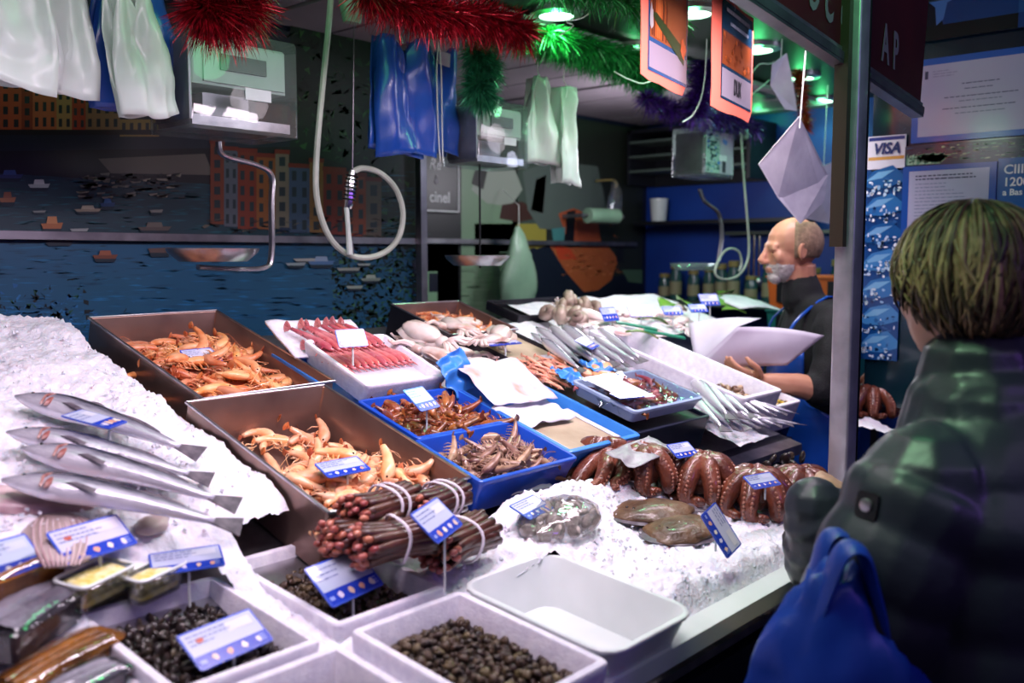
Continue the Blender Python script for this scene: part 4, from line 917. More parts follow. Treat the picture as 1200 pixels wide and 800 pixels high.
# ================================================================== SQUID, CUTTLEFISH, WHELKS AT THE BACK
M['squid'] = pm('squid_skin', 'e0cfc8', 'a8765e', scale=16, rough=.28, coat=.4, sss=.2, rv=.12, ramp=(.45, .75))
M['squidw'] = pm('squid_white', 'e6dcdc', 'd2b8b4', scale=12, rough=.25, coat=.5, sss=.25, rv=.1)
def cuttle(name, s, mat):
    o = empty(name); 
    part('mantle', blobmesh(s, s*.5, s*.32, int(s*900), .1), mat, o, smooth=True)
    part('head', blobmesh(s*.34, s*.3, s*.24, 2, .1), mat, o, T(-s*1.12, 0, -.004), smooth=True)
    for k in range(5):
        a = R(-36+18*k); part('tentacle', MB().tube(catmull([(-s*1.3, s*.2*math.sin(a), 0), (-s*1.65, s*.5*math.sin(a*1.6), .006), (-s*1.95, s*.8*math.sin(a*2), -.004), (-s*2.1, s*1.0*math.sin(a*2.2), .0)], 3), [s*.11]*4+[s*.09]*3+[s*.05]*3, 6), mat, o)
    part('mantle_fin', MB().grid(10, 2, lambda u_, v: (-s*.6+1.6*s*u_, (v-.5)*s*(1.0+.5*math.sin(math.pi*u_)), -.004+.003*math.sin(9*u_)), thick=.002), mat, o, smooth=True)
    return proto(o)
cf_ = cuttle('cuttlefish', .057, M['squid'])
cs = [(505, 398, 20), (540, 395, -40), (575, 418, 10), (520, 425, 60), (560, 440, -10), (490, 410, 100), (535, 412, 150), (585, 400, 30), (512, 440, -70), (548, 378, -20), (528, 390, 75)]
for i, (x, y, a) in enumerate(cs):
    p_ = pu(x, y, -.02); Mx = FU @ T(p_.x, p_.y, -.02+.026*(i % 3)) @ RZ(R(a)) @ RX(R(rnd(-25, 25))) @ SCL(rnd(.85, 1.15))
    if i == 0: cf_.matrix_world = Mx; tag(cf_, 'pale cuttlefish in the heap behind the red prawns', 'cuttlefish', 'cuttlefish heap')
    else: clone(cf_, Mx, 'pale cuttlefish in the heap behind the red prawns', 'cuttlefish heap')
o = empty('foam_tray', FU @ T(1.74, yu(1.76), -.05)); tag(o, 'shallow white foam tray under the heap of cuttlefish', 'tray')
part('tray_body', container(.30, .27, .05, .012, .01, .012), M['styro'], o)
o = empty('lined_tray', FU @ T(1.995, yu(1.775), -.0)); tag(o, 'empty low tray with a beige liner behind the pink shrimp', 'tray')
part('tray_body', container(.215, .215, .085, .004, .004, .01), M['dksteel'], o); part('liner', MB().loft([rrect(.205, .205, .01, -.08), rrect(.205, .205, .01, -.012)]), M['beige'], o); part('paper_slip', MB().box((.07, -.07, -.011), (.05, .035, .001)), M['paper'], o, smooth=False)
# white squids right at the back, whelks, lemons, leaves
sq = cuttle('squid', .055, M['squidw'])
for i, (x, y, a) in enumerate([(700, 380, -50), (720, 390, -40), (735, 375, -60), (750, 372, -30), (765, 385, -45), (780, 368, 0), (800, 372, 10), (690, 370, -70), (715, 366, -60), (745, 388, -35), (815, 380, 5), (795, 362, 20)]):
    p_ = pu(x, y, .0); Mx = FU @ T(p_.x, p_.y, -.01+.016*(i % 2)) @ RZ(R(a)) @ RX(R(rnd(-15, 15))) @ SCL(rnd(.9, 1.25), rnd(.7, .9), .8)
    if i == 0: sq.matrix_world = Mx; tag(sq, 'long white squid on the raised back of the display', 'squid', 'white squids at the back')
    else: clone(sq, Mx, 'long white squid on the raised back of the display', 'white squids at the back')
mb = MB().grid(20, 8, lambda u_, v: (2.40+.95*u_, yu(1.80+.40*v), -.03+.01*mnoise.noise((u_*9, v*5, 1))))
tag(link('ice_under_squid', mb.mesh('ice_under_squid', M['ice'], True), None, FU), 'ice under the white squids at the back right', 'ice', None, 'stuff')
M['bigwhelk'] = pm('pale_whelk', 'b9a394', '8a7468', scale=30, rough=.4, coat=.2, rv=.2)
bwm = snail_mesh('large_whelk', .038, M['bigwhelk'], 1.0)
for i, (x, y) in enumerate([(642, 366), (660, 362), (672, 366), (684, 360), (696, 362), (655, 372), (678, 374), (668, 356)]):
    p_ = pu(x, y, .01); Mx = FU @ T(p_.x, p_.y, .012+.01*(i % 2)) @ Euler((rnd(0, 6), rnd(0, 6), rnd(0, 6))).to_matrix().to_4x4()
    o = link('large_whelk', bwm, None, Mx); tag(o, 'pale round whelk on the back rim of the display', 'whelk', 'pale whelks at the back')
o = empty('steel_tray', FU @ T(2.49, yu(2.10), -.012)); tag(o, 'flat steel tray holding the pale whelks at the back', 'tray'); part('tray_body', container(.40, .16, .03, .003, .002, .008), M['dksteel'], o)
M['leaf'] = pm('green_leaf', '6f9a2c', '4c7a20', scale=12, rough=.4, rv=.2)
def leafm():
    return MB().grid(6, 4, lambda u_, v: ((u_-.5)*.11, (v-.5)*.04*math.sin(math.pi*min(.98, max(.02, u_)))*2, .012*math.sin(math.pi*u_)+.01*abs(v-.5)), thick=.0012)
lm = leafm().mesh('green_leaf', M['leaf'], True)
for i, (x, y, a) in enumerate([(780, 358, 10), (800, 356, 60), (845, 358, -20), (860, 366, -30), (835, 350, 20), (875, 352, -15), (765, 378, -40), (752, 394, -45), (850, 345, 0)]):
    p_ = pu(x, y, .02); tag(link('green_leaf', lm, None, FU @ T(p_.x, p_.y, .022) @ RZ(R(a)) @ RX(R(rnd(-20, 20)))), 'bright green garnish leaf between the white squids at the back', 'leaf', 'garnish leaves')
p_ = pu(880, 357, .03); o = link('paper_sheet', MB().grid(6, 6, lambda u_, v: ((u_-.5)*.32, (v-.5)*.16, .012*math.sin(4*u_)), thick=.001).mesh('paper_sheet', M['paper'], True), None, FU @ T(p_.x, p_.y, .035) @ RZ(R(-12))); tag(o, 'white paper sheet on the green leaves at the far back', 'paper')
M['greenbox'] = pm('green_film', '2c8a6a', '1c6a50', scale=10, rough=.3)
for i, (x, y, a) in enumerate([(745, 385, -42), (778, 395, -40)]):
    p_ = pu(x, y, .02); o = link('green_strip', MB().box((0, 0, 0), (.14, .02, .006)).mesh('green_strip', M['greenbox'], False), None, FU @ T(p_.x, p_.y, .03) @ RZ(R(a))); tag(o, ('green plastic strip between the squids at the back', 'green plastic strip at the foot of the white squids')[i], 'strip')
# ================================================================== PINK SHRIMP, WRAPPED TRAY ON DARK CRATE, PAPER
o, _ = tray('dark_crate', 'dark grey crate carrying the pink shrimp and the wrapped tray', 'crate', FU, 1.835, 2.195, 1.262, 1.69, .11, M['navy'], t=.008, lip=.003, rimz=-.012)
part('crate_lid', MB().box((0, 0, -.012), (.345, (.43)/CU_-.02, .004)), M['dksteel'], o, smooth=False)
pJ = [prawn('pink_shrimp', .055, 1.2, .0065, M['pinkp'], legs=3, antl=0), prawn('pink_shrimp', .055, .5, .0062, M['pinkp'], legs=3, antl=0)]
FJ = FU @ T(1.945, yu(1.585), -.005)
heap(pJ, FJ, jgrid(-.095, .095, -.09, .09, .024), lambda x, y: .003, 'small pink shrimp on the dark crate behind the wrapped tray', 'pink shrimps on the dark crate', yaw=(60, 120), tilt=15)
M['salmon'] = pm('salmon_flesh', 'd98a5c', 'f0b890', scale=10, rough=.3, coat=.4, sss=.2)
for i, (x, y, a) in enumerate([(690, 436, -20), (712, 442, -25), (735, 447, -30), (705, 432, 5), (748, 440, -35)]):
    p_ = pu(x, y, .01); thing_blob('salmon_slice', 'orange salmon slice behind the wrapped shrimp tray', 'salmon', FU @ T(p_.x, p_.y, .008+.006*(i % 2)), blobmesh(.05, .024, .012, i+2, .2), M['salmon'], 'salmon slices', a)
FK = FU @ T(2.015, yu(1.38), .035)
o = empty('wrapped_tray', FK); tag(o, 'clear film wrapped foam tray of brown shrimp on the dark crate', 'tray')
M['paleblue'] = pm('pale_blue_foam', 'aebfdc', '98add0', scale=8, rough=.4)
part('tray_body', container(.31, .20, .035, .006, .008, .012, lip=.004), M['paleblue'], o)
part('film_cover', MB().grid(14, 10, lambda u_, v: ((u_-.5)*.31, (v-.5)*.2, .004+.008*math.sin(math.pi*u_)*math.sin(math.pi*v)+.002*mnoise.noise((u_*8, v*8, 3)))), M['film'], o, smooth=True)
part('paper_label', MB().grid(4, 4, lambda u_, v: (-.15+.12*u_, -.07+.15*v, .014+.002*math.sin(5*u_))), M['paper'], o, smooth=True, label='white paper label under the film')
pK = [prawn('wrapped_shrimp', .06, .9, .008, M['brownp'], legs=3, antl=0), prawn('wrapped_shrimp', .06, 1.5, .008, M['redp'], legs=3, antl=0)]
heap(pK, FK, jgrid(-.122, .122, -.066, .066, .026), lambda x, y: -.014, 'brown shrimp under the clear film of the wrapped tray', 'shrimps in the wrapped tray', tilt=15)
def crinkle(w, l, amp=.012, sd=0, curl=0, nx=18, ny=18, thick=.0012, fr=4):
    return MB().grid(nx, ny, lambda u_, v: ((u_-.5)*w+amp*.4*mnoise.noise((u_*3, v*3, sd+9)), (v-.5)*l+amp*.4*mnoise.noise((u_*3, v*3, sd+5)), amp*mnoise.noise((u_*fr, v*fr, sd))+curl*((v-.5)*2)**2), thick=thick)
o = link('wet_paper_sheet', crinkle(.215, .17, .012, 1).mesh('wet_paper_sheet', M['wetpaper'], True), None, FU @ T(1.675, yu(1.535), .030) @ RX(R(14)) @ RZ(R(-4))); tag(o, 'crumpled wet white paper with pink stains on the light blue crate', 'paper')
o = link('wet_paper_sheet', crinkle(.20, .10, .012, 4).mesh('wet_paper_sheet', M['paper'], True), None, FU @ T(1.66, yu(1.425), -.005) @ RX(R(4))); tag(o, 'narrow white paper strip across the light blue crate', 'paper')
part('liner', MB().loft([rrect(.22, .17, .01, -.06), rrect(.23, .175, .01, -.022)]), M['beige'], trayF, T(.005, -.085, 0), label='beige paper liner in the front half')
part('paper_border', MB().box((0, 0, -.021), (.236, .04, .002)).box((-.095, -.07, -.021), (.03, .15, .0015)).box((.105, -.07, -.0205), (.02, .16, .0015)), M['paper'], trayF, smooth=False)
o = link('blue_plastic_flap', crinkle(.10, .10, .02, 7, thick=.001).mesh('blue_plastic_flap', M['lblue'], True), None, FU @ T(1.575, yu(1.60), .035) @ RX(R(50)) @ RZ(R(20))); tag(o, 'folded light blue plastic flap left of the wet paper', 'plastic')
o = link('white_foam_sheet', crinkle(.25, .16, .006, 8, thick=.006).mesh('white_foam_sheet', M['styro'], True), None, FU @ T(1.41, yu(1.90), .022) @ RX(R(12)) @ RZ(R(-4))); tag(o, 'white foam lid leaning behind the red prawn tray', 'lid')
for i, (x, y, s) in enumerate([(700, 430, 5), (716, 470, 6), (668, 440, 3), (765, 462, 9)]):
    p_ = pu(x, y, .02); o = link('blue_film_scrap', crinkle(.09, .07, .02, s, thick=.0006).mesh('blue_film_scrap', M['lblue'] if i % 2 == 0 else M['film'], True), None, FU @ T(p_.x, p_.y, .022) @ RZ(R(40*i)))
    tag(o, ('blue film scrap beside the salmon slices', 'clear film scrap at the edge of the wrapped tray', 'blue film scrap on the pink shrimp', 'clear film scrap near the silver fish')[i], 'film')
# ================================================================== LONG WHITE BOX, YELLOW CLAMS
o = empty('long_white_box', FU @ T(2.475, yu(1.53), .018)); tag(o, 'long white foam box running down the slope right of the silver fish', 'foam box'); part('box_body', container(.24, .57, .11, .014, .006, .012, lipz=.01), M['styro'], o)
p_ = FU @ T(2.475, yu(1.53), .018)
M['brownclam'] = pm('brown_clam', '6a4a38', 'b89a80', scale=40, rough=.35, coat=.2, rv=.4)
M['yclam'] = pm('yellow_clam', 'd8b040', '2a1c10', scale=70, rough=.35, coat=.2, rv=.3, ramp=(.45, .55))
bc = [link('brown_clam', clam_mesh('brown_clam', .012, M['brownclam']))]
heap(bc, p_, jgrid(-.10, .10, -.262, -.12, .019), lambda x, y: -.052+rnd(0, .012), 'small brown clam at the low end of the long white box', 'brown clams in the long box', tilt=90)
part_ = MB().grid(8, 10, lambda u_, v: ((u_-.5)*.2, -.26+.16*v, -.062+rnd(-.003, .003))); tag(link('shell_heap', part_.mesh('shell_heap', M['brownclam'], True), None, p_), 'lower layer of brown clams in the long white box', 'shells', None, 'stuff')
o = empty('white_box', FU @ T(2.70, yu(1.42), -.045)); tag(o, 'white foam box of yellow and black clams in front of the fishmonger', 'foam box'); part('box_body', container(.17, .32, .09, .014, .006, .012), M['styro'], o)
yc = [link('yellow_clam', clam_mesh('yellow_clam', .013, M['yclam']))]; p_ = FU @ T(2.70, yu(1.42), -.045)
heap(yc, p_, jgrid(-.066, .066, -.14, .14, .021), lambda x, y: -.03+rnd(0, .01), 'yellow and black clam in the white box before the fishmonger', 'yellow clams', tilt=90)
part_ = MB().grid(8, 14, lambda u_, v: ((u_-.5)*.136, (v-.5)*.286, -.042+rnd(-.003, .003))); tag(link('shell_heap', part_.mesh('shell_heap', M['yclam'], True), None, p_), 'lower layer of yellow clams in the white box', 'shells', None, 'stuff')
o = link('box_stand', MB().box((0, 0, 0), (.16, .30, .06)).mesh('box_stand', M['navy'], False), None, FU @ T(2.70, yu(1.42), -.166)); tag(o, 'dark stand under the box of yellow clams', 'stand')
o = link('stand_legs', MB().box((2.70, 1.43, .49), (.15, .25, .98)).mesh('stand_legs', M['navy'], False)); o.name = 'stand_column'; tag(o, 'navy column carrying the stand of the yellow clams', 'column')
# ================================================================== RAZOR CLAM BUNDLES
M['razor'] = pm('razor_shell', '5f342c', '331a17', scale=24, rough=.35, coat=.3, rv=.25)
M['rfoot'] = pm('razor_foot', '984636', 'b4685a', scale=40, rough=.3, coat=.4, rv=.25)
M['band'] = pm('white_band', 'e0d6e0', None, rough=.5)
mbz = MB(); rs_ = []
for i in range(9):
    t = i/8; x = -.06+.12*t; w_ = .0085*(.75+.25*math.sin(math.pi*min(1, t*4)/2) if t < .25 else 1-.15*max(0, t-.8)/.2); z = .006*math.sin(math.pi*t)
    rs_.append([(x, w_*math.cos(2*math.pi*k/8), z+.0052*math.sin(2*math.pi*k/8)) for k in range(8)])
razm = mbz.loft(rs_).mesh('shell', M['razor'], True)
footm = blobmesh(.009, .006, .006, 4, .25, n=8, k=5).mesh('foot', M['rfoot'], True)
def razor_bundle(Mx, rad, label, nband=1):
    o = empty('razor_clam_bundle', Mx); tag(o, label, 'razor clams', 'razor clam bundles'); k = 0; z = -rad
    for ring_r in (rad, rad*.62, rad*.25):
        n_ = max(3, int(2*math.pi*ring_r/.0155))
        for i in range(n_):
            a = 2*math.pi*i/n_+rnd(-.1, .1); off = rnd(-.008, .008)
            s = link('shell', razm, o, T(off, ring_r*math.cos(a), ring_r*.8*math.sin(a)) @ RX(a+math.pi/2) @ RZ(R(rnd(-3, 3))))
            link('foot', footm, s, T(-.066+rnd(-.004, .004), rnd(-.003, .003), 0) @ Euler((rnd(0, 6), rnd(-.5, .5), rnd(-.5, .5))).to_matrix().to_4x4())
    for b in range(nband):
        x = .012+.018*b-.01; pts = [(x+.004*math.sin(3*q_), (rad+.008)*math.cos(q_), (rad*.8+.008)*math.sin(q_)) for q_ in [2*math.pi*i/24 for i in range(25)]]
        part('rubber_band', MB().tube(pts, .0022, 6, flat=1.4), M['band'], o)
    return o
def bundle_at(px, py, Y, yaw, rad, label, nb, roll=0): return razor_bundle(T(hitp(px, py, (0, 1, 0), Y)) @ RZ(R(yaw)) @ RX(R(roll)), rad, label, nb)
bundle_at(538, 632, 1.09, 8, .040, 'thick razor clam bundle with one white band at the right of the group', 1)
bundle_at(462, 632, 1.10, -12, .038, 'razor clam bundle in the front row under the bent price card', 1)
bundle_at(448, 594, 1.175, 4, .036, 'razor clam bundle on top at left with a double white band', 2)
bundle_at(512, 588, 1.165, 10, .034, 'razor clam bundle on top behind the bent price card, two white bands', 2)
bundle_at(428, 622, 1.155, -8, .030, 'loose dark razor clam bundle against the rear snail box', 0)
# netted clams in clear bag
M['greyclam'] = pm('grey_clam', '8f8078', 'c8bab0', scale=60, rough=.3, coat=.4, rv=.3)
bag = empty('clam_net_bag', T(icepos(655, 618, .01)+Vector((0, 0, .01))) @ TL_ @ RZ(R(15))); tag(bag, 'clear net bag of grey clams lying on the ice', 'bag')
gcm = clam_mesh('clam', .015, M['greyclam'])
for x, y in jgrid(-.10, .10, -.055, .055, .021):
    if (x/.105)**2+(y/.06)**2 < 1: link('clam', gcm, bag, T(x, y, .004+.02*(1-(x/.11)**2-(y/.065)**2)) @ Euler((rnd(0, 3), rnd(0, 3), rnd(0, 3))).to_matrix().to_4x4())
part('film_bag', blobmesh(.118, .07, .032, 9, .12, 5, 24, 14), M['bagfilm'], bag, T(0, 0, .008), smooth=True)
q_ = icepos(665, 570); 
o = link('fish_fillet_sheet', crinkle(.15, .11, .01, 12, thick=.004).mesh('fish_fillet_sheet', M['paper'], True), None, T(icepos(600, 572)+Vector((0, 0, .02))) @ TU @ RZ(R(-8))); tag(o, 'white wet paper sheet on the ice behind the razor clams', 'paper')
# ================================================================== OCTOPUS, FLATFISH
M['octo'] = pm('octopus_skin', '5e2e20', '884a34', scale=30, rough=.3, coat=.5, sss=.1, bump=.35, bscale=110, ramp=(.4, .7))
M['octod'] = pm('octopus_dark', '5a2f22', '8a5038', scale=30, rough=.3, coat=.5, bump=.4, bscale=110)
M['sucker'] = pm('sucker', '96604c', None, rough=.4, coat=.3)
def octopus(Mx, s, label, nm='octopus', arms=8, spread=1.0, stretch=None, mat=None):
    mat = mat or M['octo']; o = empty('octopus', Mx); tag(o, label, 'octopus')
    part('mantle', blobmesh(s*.55, s*.55, s*.42, int(s*1000), .12, 3, 20, 14), mat, o, T(0, 0, s*.45), smooth=True)
    for k in range(arms):
        a = 2*math.pi*k/arms+rnd(-.1, .1); ca, sa = math.cos(a), math.sin(a); pr_ = s*rnd(.72, .85)*spread; w_ = s*rnd(.9, 1.1)
        pts = [(ca*s*.18, sa*s*.18, s*.74), (ca*pr_*.62, sa*pr_*.62, s*.70), (ca*pr_*.98, sa*pr_*.98, s*.38), (ca*pr_*1.0, sa*pr_*1.0, s*.10), (ca*pr_*.88-sa*s*.16, sa*pr_*.88+ca*s*.16, s*.02), (ca*pr_*.95-sa*s*.36, sa*pr_*.95+ca*s*.36, s*.05), (ca*pr_*1.1-sa*s*.30, sa*pr_*1.1+ca*s*.30, s*.10)]
        if stretch and k in stretch:
            dx, dy = stretch[k]; pts = [(ca*s*.2, sa*s*.2, s*.55), (ca*pr_*.6+dx*.2, sa*pr_*.6+dy*.2, s*.45), (dx*.55+ca*.03, dy*.55+sa*.03, s*.2), (dx*.85, dy*.85, s*.1), (dx, dy, s*.06), (dx*1.08, dy*1.05+s*.1, s*.05)]
        cp = catmull(pts, 4); n_ = len(cp); arm = part('arm', MB().tube(cp, [s*.29*w_/s*(1-.82*i/(n_-1)) for i in range(n_)], 8), mat, o, smooth=True)
        sm = MB()
        for i in range(2, n_-1):
            c = Vector(cp[i]); out_ = Vector((ca, sa, .15)).normalized(); tn = (cp[min(i+1, n_-1)]-cp[i-1]).normalized(); sd = tn.cross(out_).normalized(); r_ = s*.29*(1-.82*i/(n_-1))
            for g in (-1, 1): sm.ball(c+out_*r_*.82+sd*g*r_*.42, (r_*.22,)*3, 6, 4)
        b = part('suckers', sm, M['sucker'], arm, smooth=True); b['kind'] = 'stuff'
    return o
octopus(T(icepos(885, 598)) @ RZ(.4), .10, 'round curled brown octopus behind the upright price card')
octopus(T(icepos(822, 580)) @ RZ(.1), .10, 'curled reddish brown octopus in the middle of the octopus row')
octopus(T(icepos(752, 568)) @ RZ(.7), .095, 'octopus under the big wrinkled price card')
octopus(T(icepos(705, 558)) @ RZ(.2), .088, 'leftmost octopus with its arms stretched along the ice', stretch={3: (-.14, .03), 4: (-.17, .0), 5: (-.16, -.05), 6: (-.10, -.08)})
octopus(T(icepos(938, 590)) @ RZ(.9), .09, 'octopus partly hidden behind the green sleeve')
octopus(T(icepos(1022, 484)) @ RZ(.5), .10, 'brown octopus on the ice right of the steel post')
octopus(T(icepos(1030, 462)) @ RZ(1.2), .085, 'octopus behind the one right of the steel post', mat=M['octod'])
M['flat'] = pm('flatfish_skin', '4a3424', '74583e', scale=22, rough=.45, coat=.2, bump=.4, bscale=90)
for i, (x, y, a, l) in enumerate([(765, 607, -20, 'mottled brown flatfish lying in front of the octopus row'), (800, 628, -10, 'second brown flatfish partly under the upright price card')]):
    o = empty('flatfish', T(icepos(x, y)+Vector((0, 0, .012))) @ TL_ @ RZ(R(a))); tag(o, l, 'fish')
    part('body', blobmesh(.10, .062, .022, 20+i, .16), M['flat'], o, smooth=True)
    part('fin_fringe', MB().grid(28, 2, lambda u_, v: ((.092+.014*v+.002*math.sin(40*u_))*math.cos(2*math.pi*u_), (.056+.013*v)*math.sin(2*math.pi*u_), .001-.004*v), thick=.0015), M['fin'], o)
    part('tail_fin', MB().grid(6, 4, lambda u_, v: (.08+.04*u_, (v-.5)*(.02+.035*u_), .0+.002*math.sin(9*v)), thick=.002), M['fin'], o); part('eye', MB().ball((-.062, .008, .014), .004, 8, 5).ball((-.055, -.006, .015), .004, 8, 5), M['eyeblk'], o)
mus = link('mussel', clam_mesh('mussel', .016, M['clam']))
for i, (x, y) in enumerate([(905, 548), (920, 552), (912, 560), (930, 558), (898, 556), (940, 550), (925, 545), (935, 566)]):
    Mx = T(icepos(x, y)+Vector((0, 0, .02+.012*(i % 2)))) @ Euler((rnd(0, 3), rnd(0, 3), rnd(0, 3))).to_matrix().to_4x4()
    if i == 0: mus.matrix_world = Mx; tag(mus, 'dark mussel behind the curled octopus near the apron', 'mussel', 'mussels near the apron')
    else: clone(mus, Mx, 'dark mussel behind the curled octopus near the apron', 'mussels near the apron')
# ================================================================== PRICE CARDS IN PLACE
def cardU(px, py, h, w, hh, label, yaw=0, tilt=35, roll=0, Fr=FU, stake=.05, **k):
    p_ = Fr @ on(Fr, px, py, h); return card(p_, yaw, tilt, w, hh, label, roll, stake, **k)
def cardI(px, py, dz, w, hh, label, yaw=0, tilt=35, roll=0, Fr=None, stake=.06, **k): return card(icepos(px, py, dz), yaw, tilt, w, hh, label, roll, stake, **k)
cardU(236, 417, -.018, .085, .055, 'price card standing in the orange prawns of the left rear tray', 6, 32)
cardU(402, 547, .004, .095, .05, 'price card lying on the peach langoustine tails', -2, 22, stake=.04)
cardU(111, 491, .045, .068, .085, 'price card lying on the hakes on the left ice', 38, 14, 0, stake=.04, blue=.36)
cardI(109, 631, .045, .115, .062, 'large price card above the skate wing with a pink fish emblem', 12, 38, Fr=FL, style=1)
cardI(6, 654, .05, .09, .06, 'price card cut off by the left edge', 14, 40, Fr=FL)
cardI(219, 656, .03, .105, .05, 'low price card behind the clam box, tipped away', -20, 24, Fr=FL)
cardU(412, 396, .09, .075, .045, 'upright price card behind the red prawns, white with blue print', -10, 60)
cardU(494, 467, .055, .075, .062, 'price card hanging between the red prawns and the langoustines', 14, 42)
card(hitp(512, 609, (0, 1, 0), 1.04), 18, 42, .095, .062, 'price card bent over the razor clams', 4, .10)
cardU(623, 594, .05, .095, .05, 'price card on the net bag of clams', 12, 24, Fr=FL, stake=.03)
cardU(404, 676, .03, .118, .075, 'price card with white sticker in the rear snail box', 10, 40, Fr=FL, stake=.045)
cardU(265, 748, .006, .122, .062, 'price card with a red emblem in the black clam box', 8, 34, Fr=FL, stake=.035, style=1)
cardU(845, 621, .055, .09, .055, 'upright price card leaning before the flatfish, turned sideways', -8, 62, -72, Fr=FL, stake=.03)
cardU(893, 563, .08, .08, .04, 'small price card on the curled octopus', -16, 30, Fr=FL, stake=.03)
cardU(800, 527, .085, .07, .045, 'blue edged price card at the end of the wrinkled paper', -12, 34, Fr=FL, stake=.05)
M['greypaper'] = pm('grey_wet_paper', 'a8a4a8', '86828a', scale=14, rough=.35, bump=.3)
o = link('wrinkled_paper', crinkle(.20, .075, .009, 15, fr=3).mesh('wrinkled_paper', M['greypaper'], True), None, T(FL @ pl(752, 528, .085)) @ RX(R(18)) @ RZ(R(6))); tag(o, 'wrinkled wet paper lying over the octopuses', 'paper')
cardU(590, 402, .03, .12, .03, 'flat price card on the cuttlefish heap', -4, 14, stake=.03)
cardU(688, 402, .04, .075, .06, 'price card lying on the slim silver fish rows', 10, 25, 10, stake=.03)
cardU(714, 368, .05, .085, .05, 'blue price card beside the pale whelks at the back', 0, 62, blue=.5)
cardU(750, 364, .06, .09, .05, 'price card leaning over the squids, fourth from the right at the back', -25, 50)
cardU(788, 364, .06, .075, .04, 'plain grey price card above the green leaves at the back', -30, 45)
cardU(818, 361, .07, .075, .04, 'grey price card beside the white paper at the back', -25, 45)
cardU(831, 351, .085, .085, .05, 'topmost blue price card at the far back', -25, 58)
cardU(1050, 440, .07, .08, .04, 'price card on the octopus right of the steel post', 0, 40, Fr=FL)
cardU(735, 463, .055, .075, .05, 'white price slip lying on the wrapped shrimp tray', -20, 8, stake=0, blue=.05)
# ================================================================== HANGING SCALES
M['whiteenam'] = pm('white_enamel', 'c9d2cc', 'b4beb8', scale=6, rough=.5)
M['lcd'] = pm('lcd_window', '3c4f48', None, rough=.35)
M['wire'] = pm('white_wire', 'd8dcd8', None, rough=.4)
YH = 2.12
def hs(px, py, Y=YH): return hitp(px, py, (0, 1, 0), Y)
def hook_up(o, z0, top=None, x=0, y=0, r=.0018, name='hanging_wire'):
    top = (CZ+.02) if top is None else top; z = o.matrix_world.translation.z
    part(name, MB().tube([(x, y, z0), (x, y, top-z)], r, 5), M['wire'], o)
rails = empty('hanging_rail', T(-.3, YH, CZ-.01)); tag(rails, 'ceiling rail from which the scales and bags hang', 'rail')
part('rail_bar', MB().box((2.2, 0, .012), (4.6, .04, .02)), M['steel_dull'], rails, smooth=False)
def scale(px, py, w, h, dp, label, yaw, arm, pan, screen=True):
    c = hs(px, py); o = empty('hanging_scale', T(c) @ RZ(R(yaw))); tag(o, label, 'scale', None); inv = o.matrix_world.inverted()
    part('clear_cover', MB().loft([rrect(w, dp, .012, -h/2), rrect(w, dp, .012, h/2-.008), rrect(w*.985, dp*.95, .012, h/2)]), M['acryl'], o)
    part('inner_body', MB().loft([rrect(w*.88, dp*.7, .006, -h*.04), rrect(w*.88, dp*.7, .006, h*.40), rrect(w*.86, dp*.66, .006, h*.42)]), M['whiteenam'], o)
    part('load_cell', MB().box((-w*.05, 0, -h*.2), (w*.42, dp*.3, h*.22)), M['steel_dull'], o, smooth=False); part('end_plate', MB().box((-w*.46, 0, 0), (.006, dp*.8, h*.8)), M['steel_dull'], o, smooth=False)
    b = part('display_panel', MB().box((w*.04, -dp*.36, h*.18), (w*.74, .008, h*.38)), M['whiteenam'], o, smooth=False)
    part('lcd_screen', MB().box((w*.02, -dp*.36-.006, h*.20), (w*.42, .006, h*.16)), M['lcd'], o, smooth=False)
    part('paper_sticker', MB().box((w*.10, -dp*.51, -h*.10), (w*.24, .0015, h*.12)), M['paper'], o, smooth=False)
    part('bottom_plate', MB().box((0, 0, -h*.40), (w*.9, dp*.8, h*.10)), M['steel'], o, smooth=False)
    ztop = CZ+.0-c.z
    part('hanging_wire', MB().tube(catmull([(w*.1, 0, h*.36), (w*.25, 0, h*.62), (w*.05, 0, h*.8), (0, 0, ztop)], 4), .0025, 6), M['wire'], o)
    if arm:
        pts = [inv @ hs(*a) for a in arm]; part('curved_arm', MB().tube(catmull(pts, 5), .0105, 8, flat=.6), M['steel'], o)
    pc = inv @ hs(pan[0], pan[1]); pr = pan[2]
    prof = [(pr*.72, -.022), (pr*.96, .0), (pr, .010), (pr*.985, .011), (pr*.94, .001), (pr*.70, -.018)]
    pn = part('weighing_pan', MB().lathe(prof, 28, 0, None, True, True), M['acryl'] if pan[3] == 'clear' else M['steel'], o, T(pc) @ SCL(1, .8, 1))
    part('pan_floor', MB().lathe([(pr*.70, -.0185), (pr*.70, -.0165)], 24), M['steel'], pn)
    if not arm: part('pan_rod', MB().tube([(pc.x+.01, pc.y, -h*.42), (pc.x+.01, pc.y, pc.z-.03)], .0035, 6), M['black'], o)
    return o
scale(263, 104, .30, .235, .20, 'largest hanging scale in a clear cover at left, below the red tinsel ball', 0, [(256, 166), (262, 182), (300, 193), (318, 206), (318, 240), (318, 300), (308, 314), (268, 315), (232, 313)], (250, 296, .118, 'steel'))
scale(570, 160, .24, .20, .16, 'middle hanging scale beside the blue bags, pan on a black rod', 0, None, (560, 303, .118, 'steel'))
scale(824, 181, .25, .20, .16, 'hanging scale at right below the purple tinsel, pale front with blue print', 0, [(820, 222), (826, 236), (842, 250), (846, 275), (842, 306)], (815, 311, .128, 'clear'))
